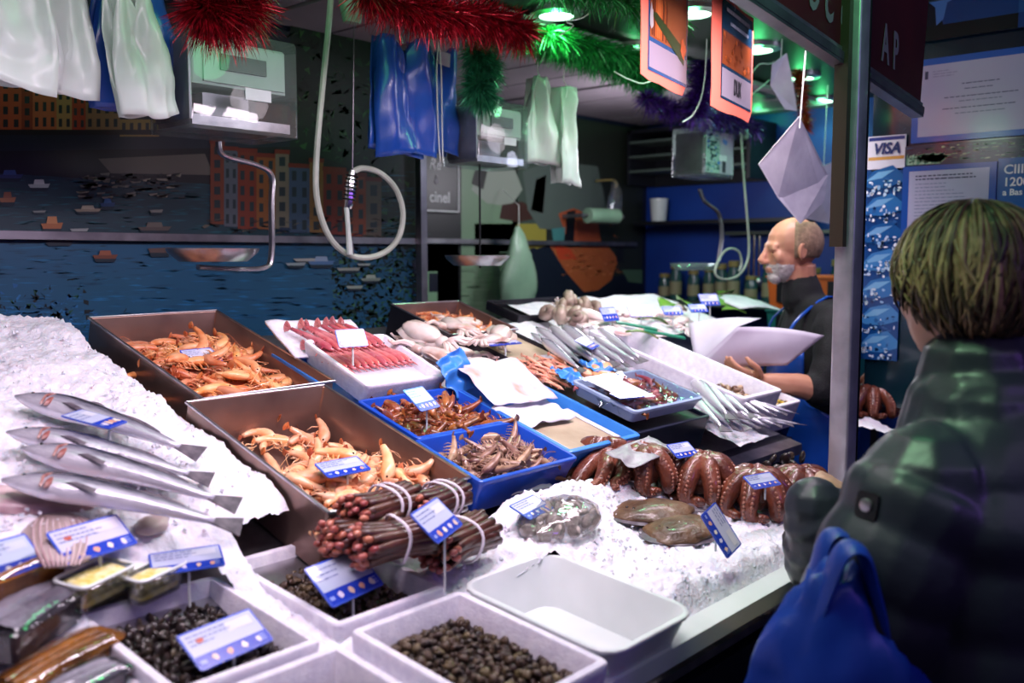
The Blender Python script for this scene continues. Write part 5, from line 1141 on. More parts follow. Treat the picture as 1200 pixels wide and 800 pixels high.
mb = Print(); mb.rect(0, -.085, .115, .085, 'b4acbc').rect(-.115, -.085, -.002, .085, '9cb4ac').lay(); mb.blob(.04, .05, .02, .012, '5a86c8').rect(.02, -.08, .05, -.01, '2a2a34').lay(); [mb.blob(rnd(-.10, -.01), rnd(-.08, .08), rnd(.003, .016), rnd(.002, .006), random.choice(['2f6a60', '1f4a58', '5a9a90', '2a6ac0', '14343c']), 6) for _ in range(70)]
ls = [o for o in COL.objects if o.name.startswith('hanging_scale')][-1]
mb.build('printed_front', ls, T(0, -.081, 0) @ RX(R(90)))
# ------------------------------------------------------------------ plastic bag bundles
M['bagw'] = pm('white_bag', 'd9dedb', 'b9c4be', scale=5, rough=.35, sss=.1, coat=.15)
M['bagb'] = pm('blue_bag', '2458b8', '1a459c', scale=5, rough=.3, coat=.2)
M['bagg'] = pm('pale_green_bag', '8fae94', '7a9a82', scale=5, rough=.35)
def bag_sheet(w, h, sd, top=.55, hang=1, handle=True):
    def f(u_, v):
        k = 1-v; wd = w*(top+(1-top)*min(1, k*1.4)) if v > .0 else w
        notch = 0
        if handle and v > .72: notch = -(v-.72)/.28*h*.20*max(0, 1-abs(u_-.5)*5)
        x = (u_-.5)*wd+.012*mnoise.noise((u_*3, v*2, sd)); y = .018*math.sin(u_*9+sd*1.7+v*2)*(.35+.65*v)+.016*mnoise.noise((u_*3.2, v*3.5, sd+3))+.006*mnoise.noise((u_*9, v*7, sd+8))-.012*math.cos((u_-.5)*math.pi)
        return (x, y, -h*k+notch+.008*math.sin(u_*5+sd)*k)
    return MB().grid(16, 18, f, thick=.0015)
def bag_bundle(px, py, d_Y, w, h, mats, yaw, label, tilt=0, hangz=None, group=None, top=.55):
    c = hs(px, py, d_Y); o = empty('bag_bundle', T(c) @ RZ(R(yaw)) @ RY(R(tilt))); tag(o, label, 'bags', group)
    for i, m in enumerate(mats): part('bag_sheet', bag_sheet(w*(1-.03*i), h*(1-.02*i), px*.01+i*2.1, top), M[m], o, T(.004*i, .022*i-.02, 0) @ RY(R(rnd(-3, 3))), smooth=True)
    part('hanger_cord', MB().tube([(0, -.02, -h*.05), (0, 0, .02), (0, 0, CZ+.02-c.z)], .002, 5), M['wire'], o)
    return o
bag_bundle(5, -60, 2.06, .22, .27, ('bagw', 'bagw', 'bagw'), -12, 'leftmost bundle of white bags at the top corner', 6)
bag_bundle(62, -50, 2.09, .17, .285, ('bagw', 'bagw'), -6, 'second bundle of white bags, cut by the top edge', 4)
bag_bundle(142, -22, 2.02, .155, .285, ('bagw', 'bagw', 'bagw'), 14, 'white bag bundle in front of the blue bags at top left', -12)
bag_bundle(146, -40, 2.14, .22, .33, ('bagb', 'bagb', 'bagb'), 0, 'blue bag bundle behind the white bags at top left', -4)
bag_bundle(468, 45, 2.10, .20, .335, ('bagb', 'bagb', 'bagb'), -10, 'left bundle of blue bags with a folded collar', 2, top=.85)
bag_bundle(505, 55, 2.14, .20, .32, ('bagb', 'bagb'), 8, 'right bundle of blue bags behind white cords', 0, top=.9)
part_o = link('paper_tag', MB().box((0, 0, 0), (.045, .002, .04)).mesh('paper_tag', M['paper'], False), None, T(hs(521, 69, 2.075)) @ RY(R(6))); tag(part_o, 'small pale tag hanging on the blue bags', 'tag')
for i, (x_, y_) in enumerate([(514, 5), (519, 5)]):
    p0, p1 = hs(x_-6*i, 40, 2.06), hs(516+i*3, 190, 2.06); o = link('white_twine', MB().tube(catmull([hs(510, -10, 2.06), p0, hs(512+i*5, 80, 2.06), hs(513+i*5, 140, 2.06), p1], 5), .0022, 5).mesh('white_twine', M['wire'], True)); tag(o, ('left white cord hanging over the blue bags', 'right white cord hanging over the blue bags')[i], 'cord')
bag_bundle(630, 90, 2.08, .16, .29, ('bagw', 'bagw', 'bagw'), -14, 'left bundle of white bags right of the middle scale', 0, top=.3)
bag_bundle(661, 102, 2.05, .15, .33, ('bagw', 'bagw', 'bagw'), 12, 'right bundle of white bags with faint grey print', -4, top=.35)
o = empty('green_bag', T(hs(608, 290, 3.0))); tag(o, 'pale green plastic bag hanging before the fisherman picture', 'bag')
part('bag_body', blobmesh(.10, .04, .20, 31, .2, 1.6, 18, 14, lambda q_, p: Vector((q_.x*(1.15-.5*p.z), q_.y, q_.z))), M['bagg'], o, T(0, 0, -.12), smooth=True); part('hanger_cord', MB().tube([(0, 0, .02), (0, 0, .2), (0.02, .12, .28)], .002, 5), M['wire'], o)
# ------------------------------------------------------------------ sprayer hose
M['hose'] = pm('grey_hose', 'b4b9ae', '9aa095', scale=10, rough=.4)
o = empty('spray_hose', T(hs(400, 150))); tag(o, 'pale rinsing hose looping down with a spray nozzle', 'hose'); inv = o.matrix_world.inverted()
hp = [(389, -30), (386, 20), (378, 100), (371, 180), (371, 230), (382, 270), (400, 293), (424, 302), (450, 296), (467, 278), (472, 250), (464, 222), (446, 203), (425, 197), (413, 202)]
part('hose_tube', MB().tube(catmull([inv @ hs(*a) for a in hp], 5), .0085, 8), M['hose'], o)
nz = MB().tube([inv @ hs(a, b, YH-.02) for a, b in ((413, 200), (411, 212), (409, 238), (407, 244))], [.008, .014, .014, .010], 8); part('nozzle_spring', nz, M['chrome'], o)
mb = MB(); c0, c1 = inv @ hs(413, 203, YH-.02), inv @ hs(409, 236, YH-.02)
mb.tube([c0.lerp(c1, t/60)+Vector((.017*math.cos(t*.75), .017*math.sin(t*.75), 0)) for t in range(61)], .0022, 4); part('coil', mb, M['black'], o)
part('spray_lance', MB().tube([inv @ hs(a, b, YH-.02) for a, b in ((406, 243), (408, 270), (410, 298))], [.007, .007, .009], 8), M['whiteenam'], o)
part('lance_lever', MB().tube([inv @ hs(a, b, YH-.02) for a, b in ((411, 282), (412, 298))], [.006, .008], 6), M['steel'], o)
o = empty('hook_cord', T(hs(417, 100, YH-.02))); tag(o, 'thin grey cord with a small pulley holding the spray nozzle', 'cord'); inv = o.matrix_world.inverted()
part('cord_line', MB().tube([inv @ hs(415, 22, YH-.02), inv @ hs(413, 203, YH-.02)], .0015, 5), M['steel_dull'], o)
part('pulley_block', MB().loft([rrect(.05, .03, .012, -.05), rrect(.07, .04, .012, 0), rrect(.06, .04, .012, .03)]), M['bagg'], o, T(inv @ hs(412, 5, YH-.02))); part('pulley_hanger', MB().tube([inv @ hs(412, 0, YH-.02), (inv @ hs(412, 0, YH-.02)) + Vector((0, 0, .3))], .003, 5), M['steel_dull'], o)
o = empty('power_cable', T(hs(870, 200, 2.0))); tag(o, 'pale cable looping down beside the right scale', 'cable'); inv = o.matrix_world.inverted()
part('cable_line', MB().tube(catmull([inv @ hs(a, b, 2.0) for a, b in ((868, 150), (871, 200), (876, 260), (877, 300), (866, 322), (848, 327), (838, 320), (842, 305), (852, 292), (865, 294), (869, 308), (866, 318))], 5), .005, 7), M['hose'], o)
part('cable_plug', MB().lathe([(.008, -.02), (.015, -.015), (.015, .02), (.008, .025)], 10), M['bagg'], o, T(inv @ hs(873, 158, 2.0))); part('cable_line', MB().tube(catmull([inv @ hs(a, b, 2.0) for a, b in ((868, 150), (872, 120), (900, 95), (930, 60), (940, -20))], 4), .003, 5), M['wire'], o)
# ================================================================== TINSEL
def tinselmat(name, c, c2, mt=.35): return pm(name, c, c2, scale=60, rough=.28, metal=mt)
M['tred'] = tinselmat('red_tinsel', 'a81024', '4c0510', .6); M['tgreen'] = tinselmat('green_tinsel', '34b858', '125a28'); M['tpurple'] = tinselmat('purple_tinsel', '4c1c90', '14082a'); M['tdkgreen'] = tinselmat('deep_green_tinsel', '46a878', '185a40'); M['tredgold'] = tinselmat('orange_red_tinsel', 'b8401c', '5a140a')
def tinsel(path, rad, n, mat, label, name='tinsel_garland', cat='tinsel', w=.0016):
    P_ = [Vector((p.x, p.y, min(p.z, CZ-.03))) for p in catmull(path, 6)]; o = empty(name, T(P_[0])); tag(o, label, cat); inv = o.matrix_world.inverted(); P_ = [inv @ p for p in P_]
    part('core_wire', MB().tube(P_, .004, 5), mat, o); mb = MB()
    for k in range(n):
        t = rnd(0, len(P_)-1.001); i = int(t); c = P_[i].lerp(P_[i+1], t-i); d = Vector((random.gauss(0, 1), random.gauss(0, 1), random.gauss(0, 1))).normalized(); L_ = rad*rnd(.6, 1.15); s = d.orthogonal().normalized(); s = (Matrix.Rotation(rnd(0, 6), 3, d) @ s)*w
        m_ = c+d*L_*.5+Vector((0, 0, -.06*L_)); e = c+d*L_+Vector((0, 0, -.25*L_)); zc = CZ-.012-o.matrix_world.translation.z; m_.z = min(m_.z, zc); e.z = min(e.z, zc); mb.add([c-s, c+s, m_+s, m_-s, e], [(0, 1, 2, 3), (3, 2, 4)])
    st = part('tinsel_strands', mb, mat, o, smooth=False); st['kind'] = 'stuff'; return o
YR = 1.75
def gr(px, py, Y=YR): return hitp(px, py, (0, 1, 0), Y)
tinsel([gr(235, 8), gr(262, 14), gr(290, 6)], .085, 2600, M['tred'], 'red tinsel ball above the largest scale')
tinsel([gr(240, -30), gr(270, -25), gr(300, -20)], .08, 1200, M['tred'], 'red tinsel at the top edge above the tinsel ball')
tinsel([gr(425, -12), gr(480, 8), gr(530, 18), gr(575, 20), gr(615, 38)], .075, 5200, M['tred'], 'red tinsel garland across the top middle')
tinsel([gr(570, 40, 2.0), gr(560, 62, 2.0), gr(570, 80, 2.0), gr(560, 100, 2.0), gr(568, 112, 2.0)], .072, 3600, M['tdkgreen'], 'fluffy dark green tinsel hanging above the middle scale', w=.0022)
tinsel([gr(600, 12, 2.05), gr(640, 44, 2.05), gr(690, 64, 2.05), gr(740, 82, 2.05), gr(770, 98, 2.05)], .078, 6200, M['tgreen'], 'bright green tinsel garland along the ceiling edge', w=.002)
tinsel([gr(640, 15, 2.0), gr(690, 30, 2.0), gr(745, 35, 2.0), gr(790, 40, 2.0)], .09, 2600, M['tgreen'], 'upper green tinsel strand between the roof lamps', w=.002)
tinsel([gr(832, 0, 1.9), gr(828, 50, 1.9), gr(822, 100, 1.9), gr(815, 130, 1.9)], .085, 3200, M['tpurple'], 'dark purple tinsel hanging between the two salmon edged signs')
tinsel([gr(755, 115, 2.0), gr(795, 128, 2.0), gr(840, 138, 2.0), gr(885, 150, 2.0)], .07, 2600, M['tpurple'], 'purple tinsel garland above the right scale')
tinsel([gr(935, 70, 1.7), gr(940, 110, 1.7), gr(945, 150, 1.7)], .045, 900, M['tredgold'], 'thin orange red tinsel behind the hanging white paper')
tinsel([gr(640, -15, 1.6), gr(720, -8, 1.6), gr(800, -12, 1.6)], .07, 1500, M['tgreen'], 'green tinsel cut by the top edge')
# thin white string of lights wires
for i, (pts, l) in enumerate([([(655, 42), (672, 30), (664, 25), (690, 16), (710, -25)], 'thin white wire zigzag under the roof lamps'), ([(720, 84), (740, 94), (760, 96), (800, 70), (803, -30)], 'thin white wire between the green tinsel and the first sign'), ([(880, 88), (890, 75), (910, 66), (915, -20)], 'thin white wire right of the second sign'), ([(800, 143), (815, 130), (826, 90), (830, -20)], 'thin white wire on top of the right scale')]):
    tag(link('fairy_light_wire', MB().tube(catmull([gr(a, b, 1.8) for a, b in pts], 4), .002, 4).mesh('fairy_light_wire', M['wire'], True)), l, 'wire')
# ================================================================== ROOF LAMPS
M['lampglow'] = pm('lamp_glow', (0.55, 1.0, .72), None, emis=9)
for i, (x_, y_) in enumerate([(652, 16), (742, 57), (813, 14), (888, 57), (938, 90), (1010, 131), (925, 135)]):  # last entry is an added lamp standing in for a reflection
    c = hitp(x_, y_, (0, 0, 1), CZ+.02)
    if c.x > XF-.15: c = hitp(x_, y_, (0, 0, 1), CZ+.02); c.x = XF-.15
    o = empty('roof_lamp', T(c)); tag(o, ('roof lamp at the left end of the back row', 'second roof lamp of the back row, left of the first sign', 'roof lamp between the two salmon edged signs', 'roof lamp right of the second sign', 'roof lamp above the hanging white paper', 'far roof lamp seen past the steel post', 'small glowing disc standing in for a lamp reflection behind the paper')[i], 'lamp')
    part('lamp_ring', MB().lathe([(.085, .012), (.085, -.004), (.055, -.010), (.055, .0)], 20, cap0=False, cap1=False), M['steel'], o); part('lamp_disc', MB().lathe([(.056, -.006), (.056, -.004)], 18), M['lampglow'], o)
    lamp('SPOT', (c.x, c.y, c.z-.02), 7 if i < 6 else 2, (.25, 1.0, .45), (c.x, c.y, 0), spot_size=R(150), spot_blend=.6, shadow_soft_size=.05)
    lamp('POINT', (c.x, c.y, c.z-.045), .6, (.1, 1.0, .3), shadow_soft_size=.02)
# ================================================================== HANGING SIGNS, PAPERS
M['salmoncard'] = pm('salmon_card', 'f0705a', None, rough=.6)
def hang_sign(pts, Y, label, fn):
    """pts: pixel corners TL, TR, BR, BL of the coloured board; hangs at depth plane Y turned a little"""
    g = R(13); nx_ = (math.sin(g), -math.cos(g), 0)
    tl, tr, br, bl = [hitp(a, b, nx_, nx_[0]*Y[0]+nx_[1]*Y[1]) for a, b in pts]
    xa = Vector((math.cos(g), math.sin(g), 0)); ya = Vector((0, 0, 1)); za = xa.cross(ya); w = ((tr-tl)+(br-bl)).dot(xa)*.5; h = ((tl-bl)+(tr-br)).dot(ya)*.5
    c = (tl+tr+br+bl)/4; o = empty('hanging_sign', Matrix(((xa.x, ya.x, za.x, c.x), (xa.y, ya.y, za.y, c.y), (xa.z, ya.z, za.z, c.z), (0, 0, 0, 1)))); tag(o, label, 'sign')
    outl = []
    for i in range(22):
        t = i/22*4; k = int(t); f = t-k; a = [(-w/2, -h/2), (w/2, -h/2), (w/2, h/2), (-w/2, h/2)]; p0, p1 = a[k], a[(k+1) % 4]; outl.append((p0[0]+(p1[0]-p0[0])*f+rnd(-.005, .005), p0[1]+(p1[1]-p0[1])*f+rnd(-.005, .005)))
    part('card_backing', MB().loft([[(x, y, -.002) for x, y in outl], [(x, y, 0) for x, y in outl]]), M['salmoncard'], o, smooth=False)
    P_ = Print(.0004); fn(P_, w, h); P_.build('printed_face', o, T(0, 0, .001), M['gprint'])
    part('hanging_wire', MB().tube([(0, h/2-.02, 0), (0, h/2+.38, 0)], .0015, 5), M['wire'], o); return o, w, h
def s1(P_, w, h):
    a, b = -w*.36, w*.49; P_.rect(a, -h*.42, b, h*.48, '1b4a78').lay(); P_.rect(a+.008, -h*.12, b-.01, h*.47, '8a4a28'); P_.rect(a+.006, -h*.39, b-.006, -h*.16, '8b8290').lay()
    for i in range(9): P_.poly([(a+.02+.012*i, -h*.10), (a+.028+.012*i, -h*.10), (a+.036+.012*i, h*.2), (a+.024+.012*i, h*.3)], random.choice(['b85a28', '6a3018', 'c86a34', '9a4a24']))
    P_.lay(); P_.poly([(a+.02, h*.10), (a+.05, h*.12), (b-.02, -.02), (b-.03, -.06), (a+.05, h*.03)], '1c3a1c').lay(); P_.blob(b-.035, -h*.07, .02, .022, 'c85a28'); P_.blob(a+.018, h*.05, .012, .03, 'a8a0a0')
hang_sign([(752, -40), (808, -14), (803, 112), (750, 88)], (1.62, 1.22), 'salmon edged hanging sign at left with an orange seafood picture', s1)
def s2(P_, w, h):
    a, b = -w*.30, w*.46; P_.rect(a, -h*.40, b, h*.46, '14364f').lay(); P_.rect(a+.006, -h*.10, b-.012, h*.20, '8a4420').lay(); P_.rect(a+.006, -h*.38, b-.004, -h*.13, '8f8894'); P_.lay()
    for i in range(26): P_.blob(rnd(a+.01, b-.02), rnd(-h*.09, h*.19), rnd(.004, .012), rnd(.004, .010), random.choice(['a0522a', '6e3216', 'b8602c', '7a3c1c']), 6)
o, w, h = hang_sign([(836, -12), (886, 20), (878, 144), (833, 122)], (1.72, 1.16), 'salmon edged hanging sign at right with dark blue top and large letters', s2)
txt('DUX', h*.20, M['ink'], o, T(w*.08, -h*.26, .004), bold=.0012, sx=.55)
P_ = Print(.0004); lines(P_, -w*.22, w*.38, h*.37, 1, .01, 'c8ccd8', h*.035, True, (.95, 1)); lines(P_, -w*.12, w*.34, h*.27, 1, .01, 'a8b4c8', h*.03, True, (.95, 1)); P_.build('illegible_line', o, T(0, 0, .003))
def hang_paper(pts, Y, label, cord):
    vs = [hitp(a, b, (0, 1, 0), Y+.02*i) for i, (a, b) in enumerate(pts)]; n = len(vs); c = sum(vs, Vector())/n; o = empty('hanging_paper', T(c)); tag(o, label, 'paper'); inv = T(-c)
    fr = [inv @ v for v in vs]; bk = [v+Vector((.001, .002, 0)) for v in fr]; mb = MB().add(fr+bk, [tuple(range(n)), tuple(range(2*n-1, n-1, -1))]+[(i, i+n, (i+1) % n+n, (i+1) % n) for i in range(n)]); part('paper_leaf', mb, M['paper'], o, smooth=False)
    part('hanging_string', MB().tube([inv @ hitp(cord[0], cord[1], (0, 1, 0), Y), inv @ hitp(cord[2], cord[3], (0, 1, 0), Y)], .0016, 5), M['wire'], o); return o
hang_paper([(937, 136), (970, 205), (966, 236), (938, 262), (912, 232), (889, 192)], 1.35, 'large white paper hanging by its corner left of the post', (937, 150, 944, 60))
hang_paper([(905, 75), (922, 62), (930, 100), (934, 130), (920, 128), (903, 100)], 1.6, 'small crumpled white paper behind the large hanging one', (915, 70, 918, 20))
hang_paper([(950, 200), (975, 190), (978, 240), (972, 262), (940, 255)], 1.75, 'lavender paper behind the large hanging white paper', (965, 200, 970, 100))
# ================================================================== FAR WALL SHELVES AND UTENSILS
def fw(px, py, off=.12): return hitp(px, py, (1, 0, 0), XF-off)
M['glassg'] = pm('green_glass', '2c5a58', '16343a', scale=6, rough=.15, coat=.5); M['shelf'] = pm('shelf_grey', '4a5650', None, rough=.4)
c0, c1 = fw(735, 352), fw(985, 362); zsh = 1.30
o = link('back_shelf', MB().box((XF-.14, 2.25, zsh-.01), (.26, 1.7, .02)).mesh('back_shelf', M['shelf'], False)); tag(o, 'grey shelf of jars along the blue far wall', 'shelf')
M['jarlid'] = pm('jar_lid', '8a7a4a', None, rough=.35); M['label_beige'] = pm('jar_label', '8a8468', None, rough=.5)
jar_m = MB().lathe([(.03, 0), (.034, .01), (.034, .12), (.026, .14), (.026, .15)], 12); jt = None
for i in range(17):
    y = 1.5+.09*i+rnd(-.01, .01); s = rnd(.85, 1.4); k = i % 3
    if jt is None:
        jt = empty('glass_jar'); part('jar_glass', jar_m, M['glassg'], jt); part('jar_lid', MB().lathe([(.03, .148), (.03, .17), (.026, .172)], 12), M['jarlid'], jt); part('jar_label', MB().lathe([(.0348, .03), (.0348, .09)], 12, cap0=False, cap1=False), M['label_beige'], jt); proto(jt); jt.matrix_world = T(XF-.13, y, zsh) @ SCL(1, 1, s); tag(jt, 'dark glass jar on the shelf of the far blue wall', 'jar', 'jars on the far shelf')
    else: clone(jt, T(XF-.13+rnd(-.03, .03), y, zsh) @ SCL(1, 1, s), 'dark glass jar on the shelf of the far blue wall', 'jars on the far shelf')
o = link('upper_shelf', MB().box((XF-.12, 2.6, 1.735), (.22, .98, .02)).mesh('upper_shelf', M['dark'], False)); tag(o, 'dark upper shelf holding a white pot on the far wall', 'shelf')
p_ = fw(772, 252); o = empty('white_pot', T(XF-.12, p_.y, 1.745)); tag(o, 'white plastic pot on the upper far shelf', 'pot'); part('pot_body', MB().lathe([(.042, 0), (.052, .13), (.05, .13), (.04, .006)], 16), M['wplast'], o); part('pot_rim', MB().lathe([(.054, .122), (.054, .13), (.049, .13)], 16, cap0=False, cap1=False), M['wplast'], o)
p_ = hs(706, 253, 2.98); o = empty('paper_roll', T(p_) @ RY(R(90)) @ RX(R(8))); tag(o, 'pale paper roll on a wall holder beside the fisherman picture', 'paper roll'); part('roll', MB().lathe([(.012, -.11), (.04, -.11), (.04, .11), (.012, .11)], 18), M['bagg'], o); part('holder_rod', MB().lathe([(.008, -.16), (.008, .16)], 8), M['steel_dull'], o); part('holder_bracket', MB().box((0, .07, -.15), (.02, .16, .012)), M['steel_dull'], o, smooth=False)
p_ = hs(721, 215, 2.99); o = empty('clear_bag', T(p_)); tag(o, 'thin clear bag on a yellow hook at the wall', 'bag'); part('bag_film', blobmesh(.045, .03, .12, 41, .25, 1.8, 14, 12, lambda q_, p: Vector((q_.x*(1.1-.7*p.z), q_.y, q_.z))), M['bagfilm'], o, T(0, 0, -.1), smooth=True); part('hook', MB().tube(catmull([(0, .13, .02), (0, .02, .02), (0, -.01, -.005), (0, 0, -.02)], 3), .006, 6), M['jarlid'], o)
o = empty('dark_cabinet', T(XF-.15, 2.72, 2.1)); tag(o, 'dark open cabinet with grey slats on the far wall', 'cabinet'); part('cabinet_body', MB().box((0, 0, .14), (.28, .75, .02)).box((0, -.37, 0), (.28, .02, .3)).box((0, .37, 0), (.28, .02, .3)).box((.13, 0, 0), (.02, .75, .3)), M['dark'], o, smooth=False)
for k in range(3): part('slat', MB().box((-.05, 0, -.08+.08*k), (.2, .72, .012)), M['shelf'], o, smooth=False)
M['orange'] = pm('orange_plastic', 'c8602a', None, rough=.4); M['tealp'] = pm('teal_plastic', '1f6a66', None, rough=.4)
for i, (m, l) in enumerate((('tealp', 'lower teal crate stacked behind the fishmonger'), ('tealp', 'middle teal crate stacked behind the fishmonger'), ('orange', 'orange crate on top of the stack behind the fishmonger'))):
    p_ = hitp(968, 330, (1, 0, 0), 4.2); o = empty('stacked_crate', T(4.2, p_.y, 1.0+.155*i+.15)); tag(o, l, 'crate'); part('crate_body', container(.40, .40, .15, .01, .01, .02, lip=.008), M[m], o)
    for k in range(3): part('crate_rib', MB().box((-.20, -.12+.12*k, -.07), (.006, .05, .10)), M['dark'], o, smooth=False)
o = empty('crate_trolley', T(4.2, p_.y, 0)); tag(o, 'low dark trolley stand carrying the stacked crates', 'trolley'); part('trolley_top', MB().box((0, 0, .98), (.42, .42, .03)), M['dark'], o, smooth=False)
for a in (-1, 1):
    for b in (-1, 1): part('leg', MB().box((a*.18, b*.18, .483), (.03, .03, .966)), M['dark'], o, smooth=False)
# knives and ladles hanging right of the cable
mbk = empty('hanging_ladle'); part('ladle_rod', MB().tube([(0, 0, 0), (0, 0, -.22)], .006, 6), M['chrome'], mbk); part('ladle_bowl', MB().ball((0, 0, -.25), (.025, .02, .035), 8, 6), M['steel'], mbk); proto(mbk)
yy = [hitp(a, 290, (1, 0, 0), XF-.05).y for a in (878, 884, 890)]
for i, y in enumerate(yy):
    Mx = T(XF-.05, y, 1.66)
    if i == 0: mbk.matrix_world = Mx; tag(mbk, 'steel utensil hanging from the rail on the far wall', 'utensil', 'utensils on the far rail')
    else: clone(mbk, Mx, 'steel utensil hanging from the rail on the far wall', 'utensils on the far rail')
o = link('utensil_rail', MB().box((XF-.04, 2.2, 1.675), (.05, .8, .018)).mesh('utensil_rail', M['shelf'], False)); tag(o, 'pale rail on the far wall above the hanging utensils', 'rail')
# ================================================================== PEOPLE
def remesh_body(name, build, voxel, mats, parent, smooth=8, pick=None, M_=None):
    """join overlapping tapered limbs into ONE continuous skin (voxel remesh + smoothing), then keep the result as a plain mesh"""
    me = build.mesh(name+'_cage', mats[0], True); t = bpy.data.objects.new(name+'_cage', me); COL.objects.link(t)
    m = t.modifiers.new('r', 'REMESH'); m.mode = 'VOXEL'; m.voxel_size = voxel; m.use_smooth_shade = True
    s = t.modifiers.new('s', 'SMOOTH'); s.factor = .5; s.iterations = smooth
    dg = bpy.context.evaluated_depsgraph_get(); me2 = bpy.data.meshes.new_from_object(t.evaluated_get(dg)); me2.name = name
    bpy.data.objects.remove(t); bpy.data.meshes.remove(me); me2.materials.clear()
    for q_ in mats: me2.materials.append(q_)
    if pick:
        cs_ = np.empty(len(me2.polygons)*3); me2.polygons.foreach_get('center', cs_); me2.polygons.foreach_set('material_index', [pick(Vector(c)) for c in cs_.reshape(-1, 3)])
    me2.polygons.foreach_set('use_smooth', [True]*len(me2.polygons)); me2.update()
    return link(name, me2, parent, M_)
def limb(mb, pts, rad, n=12, k=5, ripple=0, rp=0, flat=1.0, up=None):
    cp = catmull(pts, k); rr = []
    for i in range(len(cp)):
        t = i/(len(cp)-1)*(len(rad)-1); a = min(int(t), len(rad)-2); r_ = rad[a]+(rad[a+1]-rad[a])*(t-a)
        rr.append(r_*(1+ripple*abs(math.sin(rp*math.pi*i/(len(cp)-1)))))
    mb.tube(cp, rr, n, flat=flat, up=up); mb.ball(cp[0], rr[0]*.98, 10, 6); mb.ball(cp[-1], rr[-1]*.98, 10, 6); return mb
def torso(mb, secs, n=20):
    """secs: (centre f, l, z, half depth, half width)"""
    mb.loft([[(f+a*math.cos(2*math.pi*k/n), l+b*math.sin(2*math.pi*k/n), z) for k in range(n)] for f, l, z, a, b in secs]); return mb
def hand(mb, wrist, dirv, palm_n, side, curl=.5, s=1.0):
    """palm and five separate fingers; dirv points along the fingers, palm_n out of the palm, side +1/-1 puts the thumb"""
    d = Vector(dirv).normalized(); n = Vector(palm_n); n = (n-d*n.dot(d)).normalized(); w = d.cross(n)*side; W_ = Vector(wrist)
    mb.tube([W_, W_+d*.035*s, W_+d*.085*s], [.024*s, .033*s, .036*s], 10, flat=.5, up=n)
    for i, (o_, L_) in enumerate(((.028, .068), (.010, .078), (-.010, .072), (-.027, .056))):
        p = W_+d*.082*s+w*o_*s; pts = [p]; dd = d.copy()
        for j in range(3): ang = curl*(.5+.3*j); dd = (dd*math.cos(ang)+n*math.sin(ang)).normalized(); pts.append(pts[-1]+dd*L_*s*(.45, .32, .23)[j])
        mb.tube([W_+d*.05*s+w*o_*.8*s]+pts, [.009*s, .0095*s, .0088*s, .0080*s, .0062*s], 8)
    p = W_+d*.03*s+w*.028*s; mb.tube([p, p+(d*.6+w*.75+n*.25).normalized()*.034*s, p+(d*.6+w*.75+n*.25).normalized()*.034*s+(d*.9+w*.2+n*.3).normalized()*.03*s, p+(d*.6+w*.75+n*.25).normalized()*.034*s+(d*.9+w*.1+n*.5).normalized()*.052*s], [.014*s, .012*s, .0105*s, .007*s], 8)
def head(mb, c, yaw=0, s=1.0, chin=True):
    """skull, jaw, nose, lips, brow and ears around head centre c, facing +x of the body frame turned by yaw"""
    H = T(c) @ RZ(yaw) @ SCL(s)
    g = lambda p, r, n=14, k=10: mb.ball((0, 0, 0), r, n, k, 0, H @ T(p))
    g((-.012, 0, .030), (.098, .076, .088)); g((.026, 0, -.030), (.062, .062, .080)); g((.052, 0, -.078), (.030, .032, .026)); g((.075, 0, .018), (.018, .048, .016))
    mb.tube([H @ Vector(p) for p in ((.086, 0, .012), (.098, 0, -.012), (.110, 0, -.034), (.098, 0, -.044))], [.009*s, .012*s, .0155*s, .012*s], 8)
    for sd in (-1, 1):
        g((.078, sd*.030, .006), (.012, .020, .006), 10, 6); g((.074, sd*.031, -.013), (.012, .018, .005), 10, 6)
    g((.098, .012, -.040), (.010, .008, .008), 8, 6); g((.098, -.012, -.040), (.010, .008, .008), 8, 6)
    g((.080, 0, -.062), (.014, .024, .006), 10, 6); g((.078, 0, -.073), (.014, .021, .007), 10, 6); g((.058, .040, -.022), (.022, .020, .024), 10, 6); g((.058, -.040, -.022), (.022, .020, .024), 10, 6)
    for sd in (-1, 1):
        e = H @ T(-.008, sd*.074, -.004) @ RZ(sd*.35)
        mb.ball((0, 0, 0), (.019, .006, .031), 10, 6, 0, e); mb.tube([e @ Vector((.014*math.cos(a), sd*.006, .003+.027*math.sin(a))) for a in [R(-70+40*i) for i in range(9)]], .0046*s, 6)
    return H
def eyes(H, parent, col='3a2a20'):
    M['iris'] = M.get('iris') or pm('iris', col, None, rough=.15); M['sclera'] = M.get('sclera') or pm('sclera', 'd8d0c8', None, rough=.2)
    for sd in (-1, 1): part('eye', MB().ball((0, 0, 0), .0105, 10, 8, 0, H @ T(.070, sd*.030, -.004)).ball((0, 0, 0), (.003, .0062, .0062), 8, 6, 1, H @ T(.079, sd*.030, -.004)), [M['sclera'], M['iris']], parent, smooth=True)
M['skin'] = pm('skin', 'c08a70', 'b07860', scale=14, rough=.45, sss=.15, bump=.05, bscale=80)
M['skin2'] = pm('skin_pale', 'c49a84', 'b48870', scale=14, rough=.45, sss=.15)
M['sweater'] = pm('black_sweater', '0c0c12', '07070b', scale=30, rough=.8, bump=.3, bscale=200)
M['apron'] = pm('blue_apron', '1650b4', '0f3f98', scale=5, rough=.35, coat=.15, bump=.25, bscale=9)
M['trouser'] = pm('dark_trousers', '14161e', None, rough=.8)
M['beard'] = pm('white_beard', 'cfc8c4', 'a89e9a', scale=60, rough=.8, bump=.6, bscale=160)
M['greyhair'] = pm('short_grey_hair', '9a7e66', '7c6450', scale=80, rough=.7, bump=.5, bscale=260)
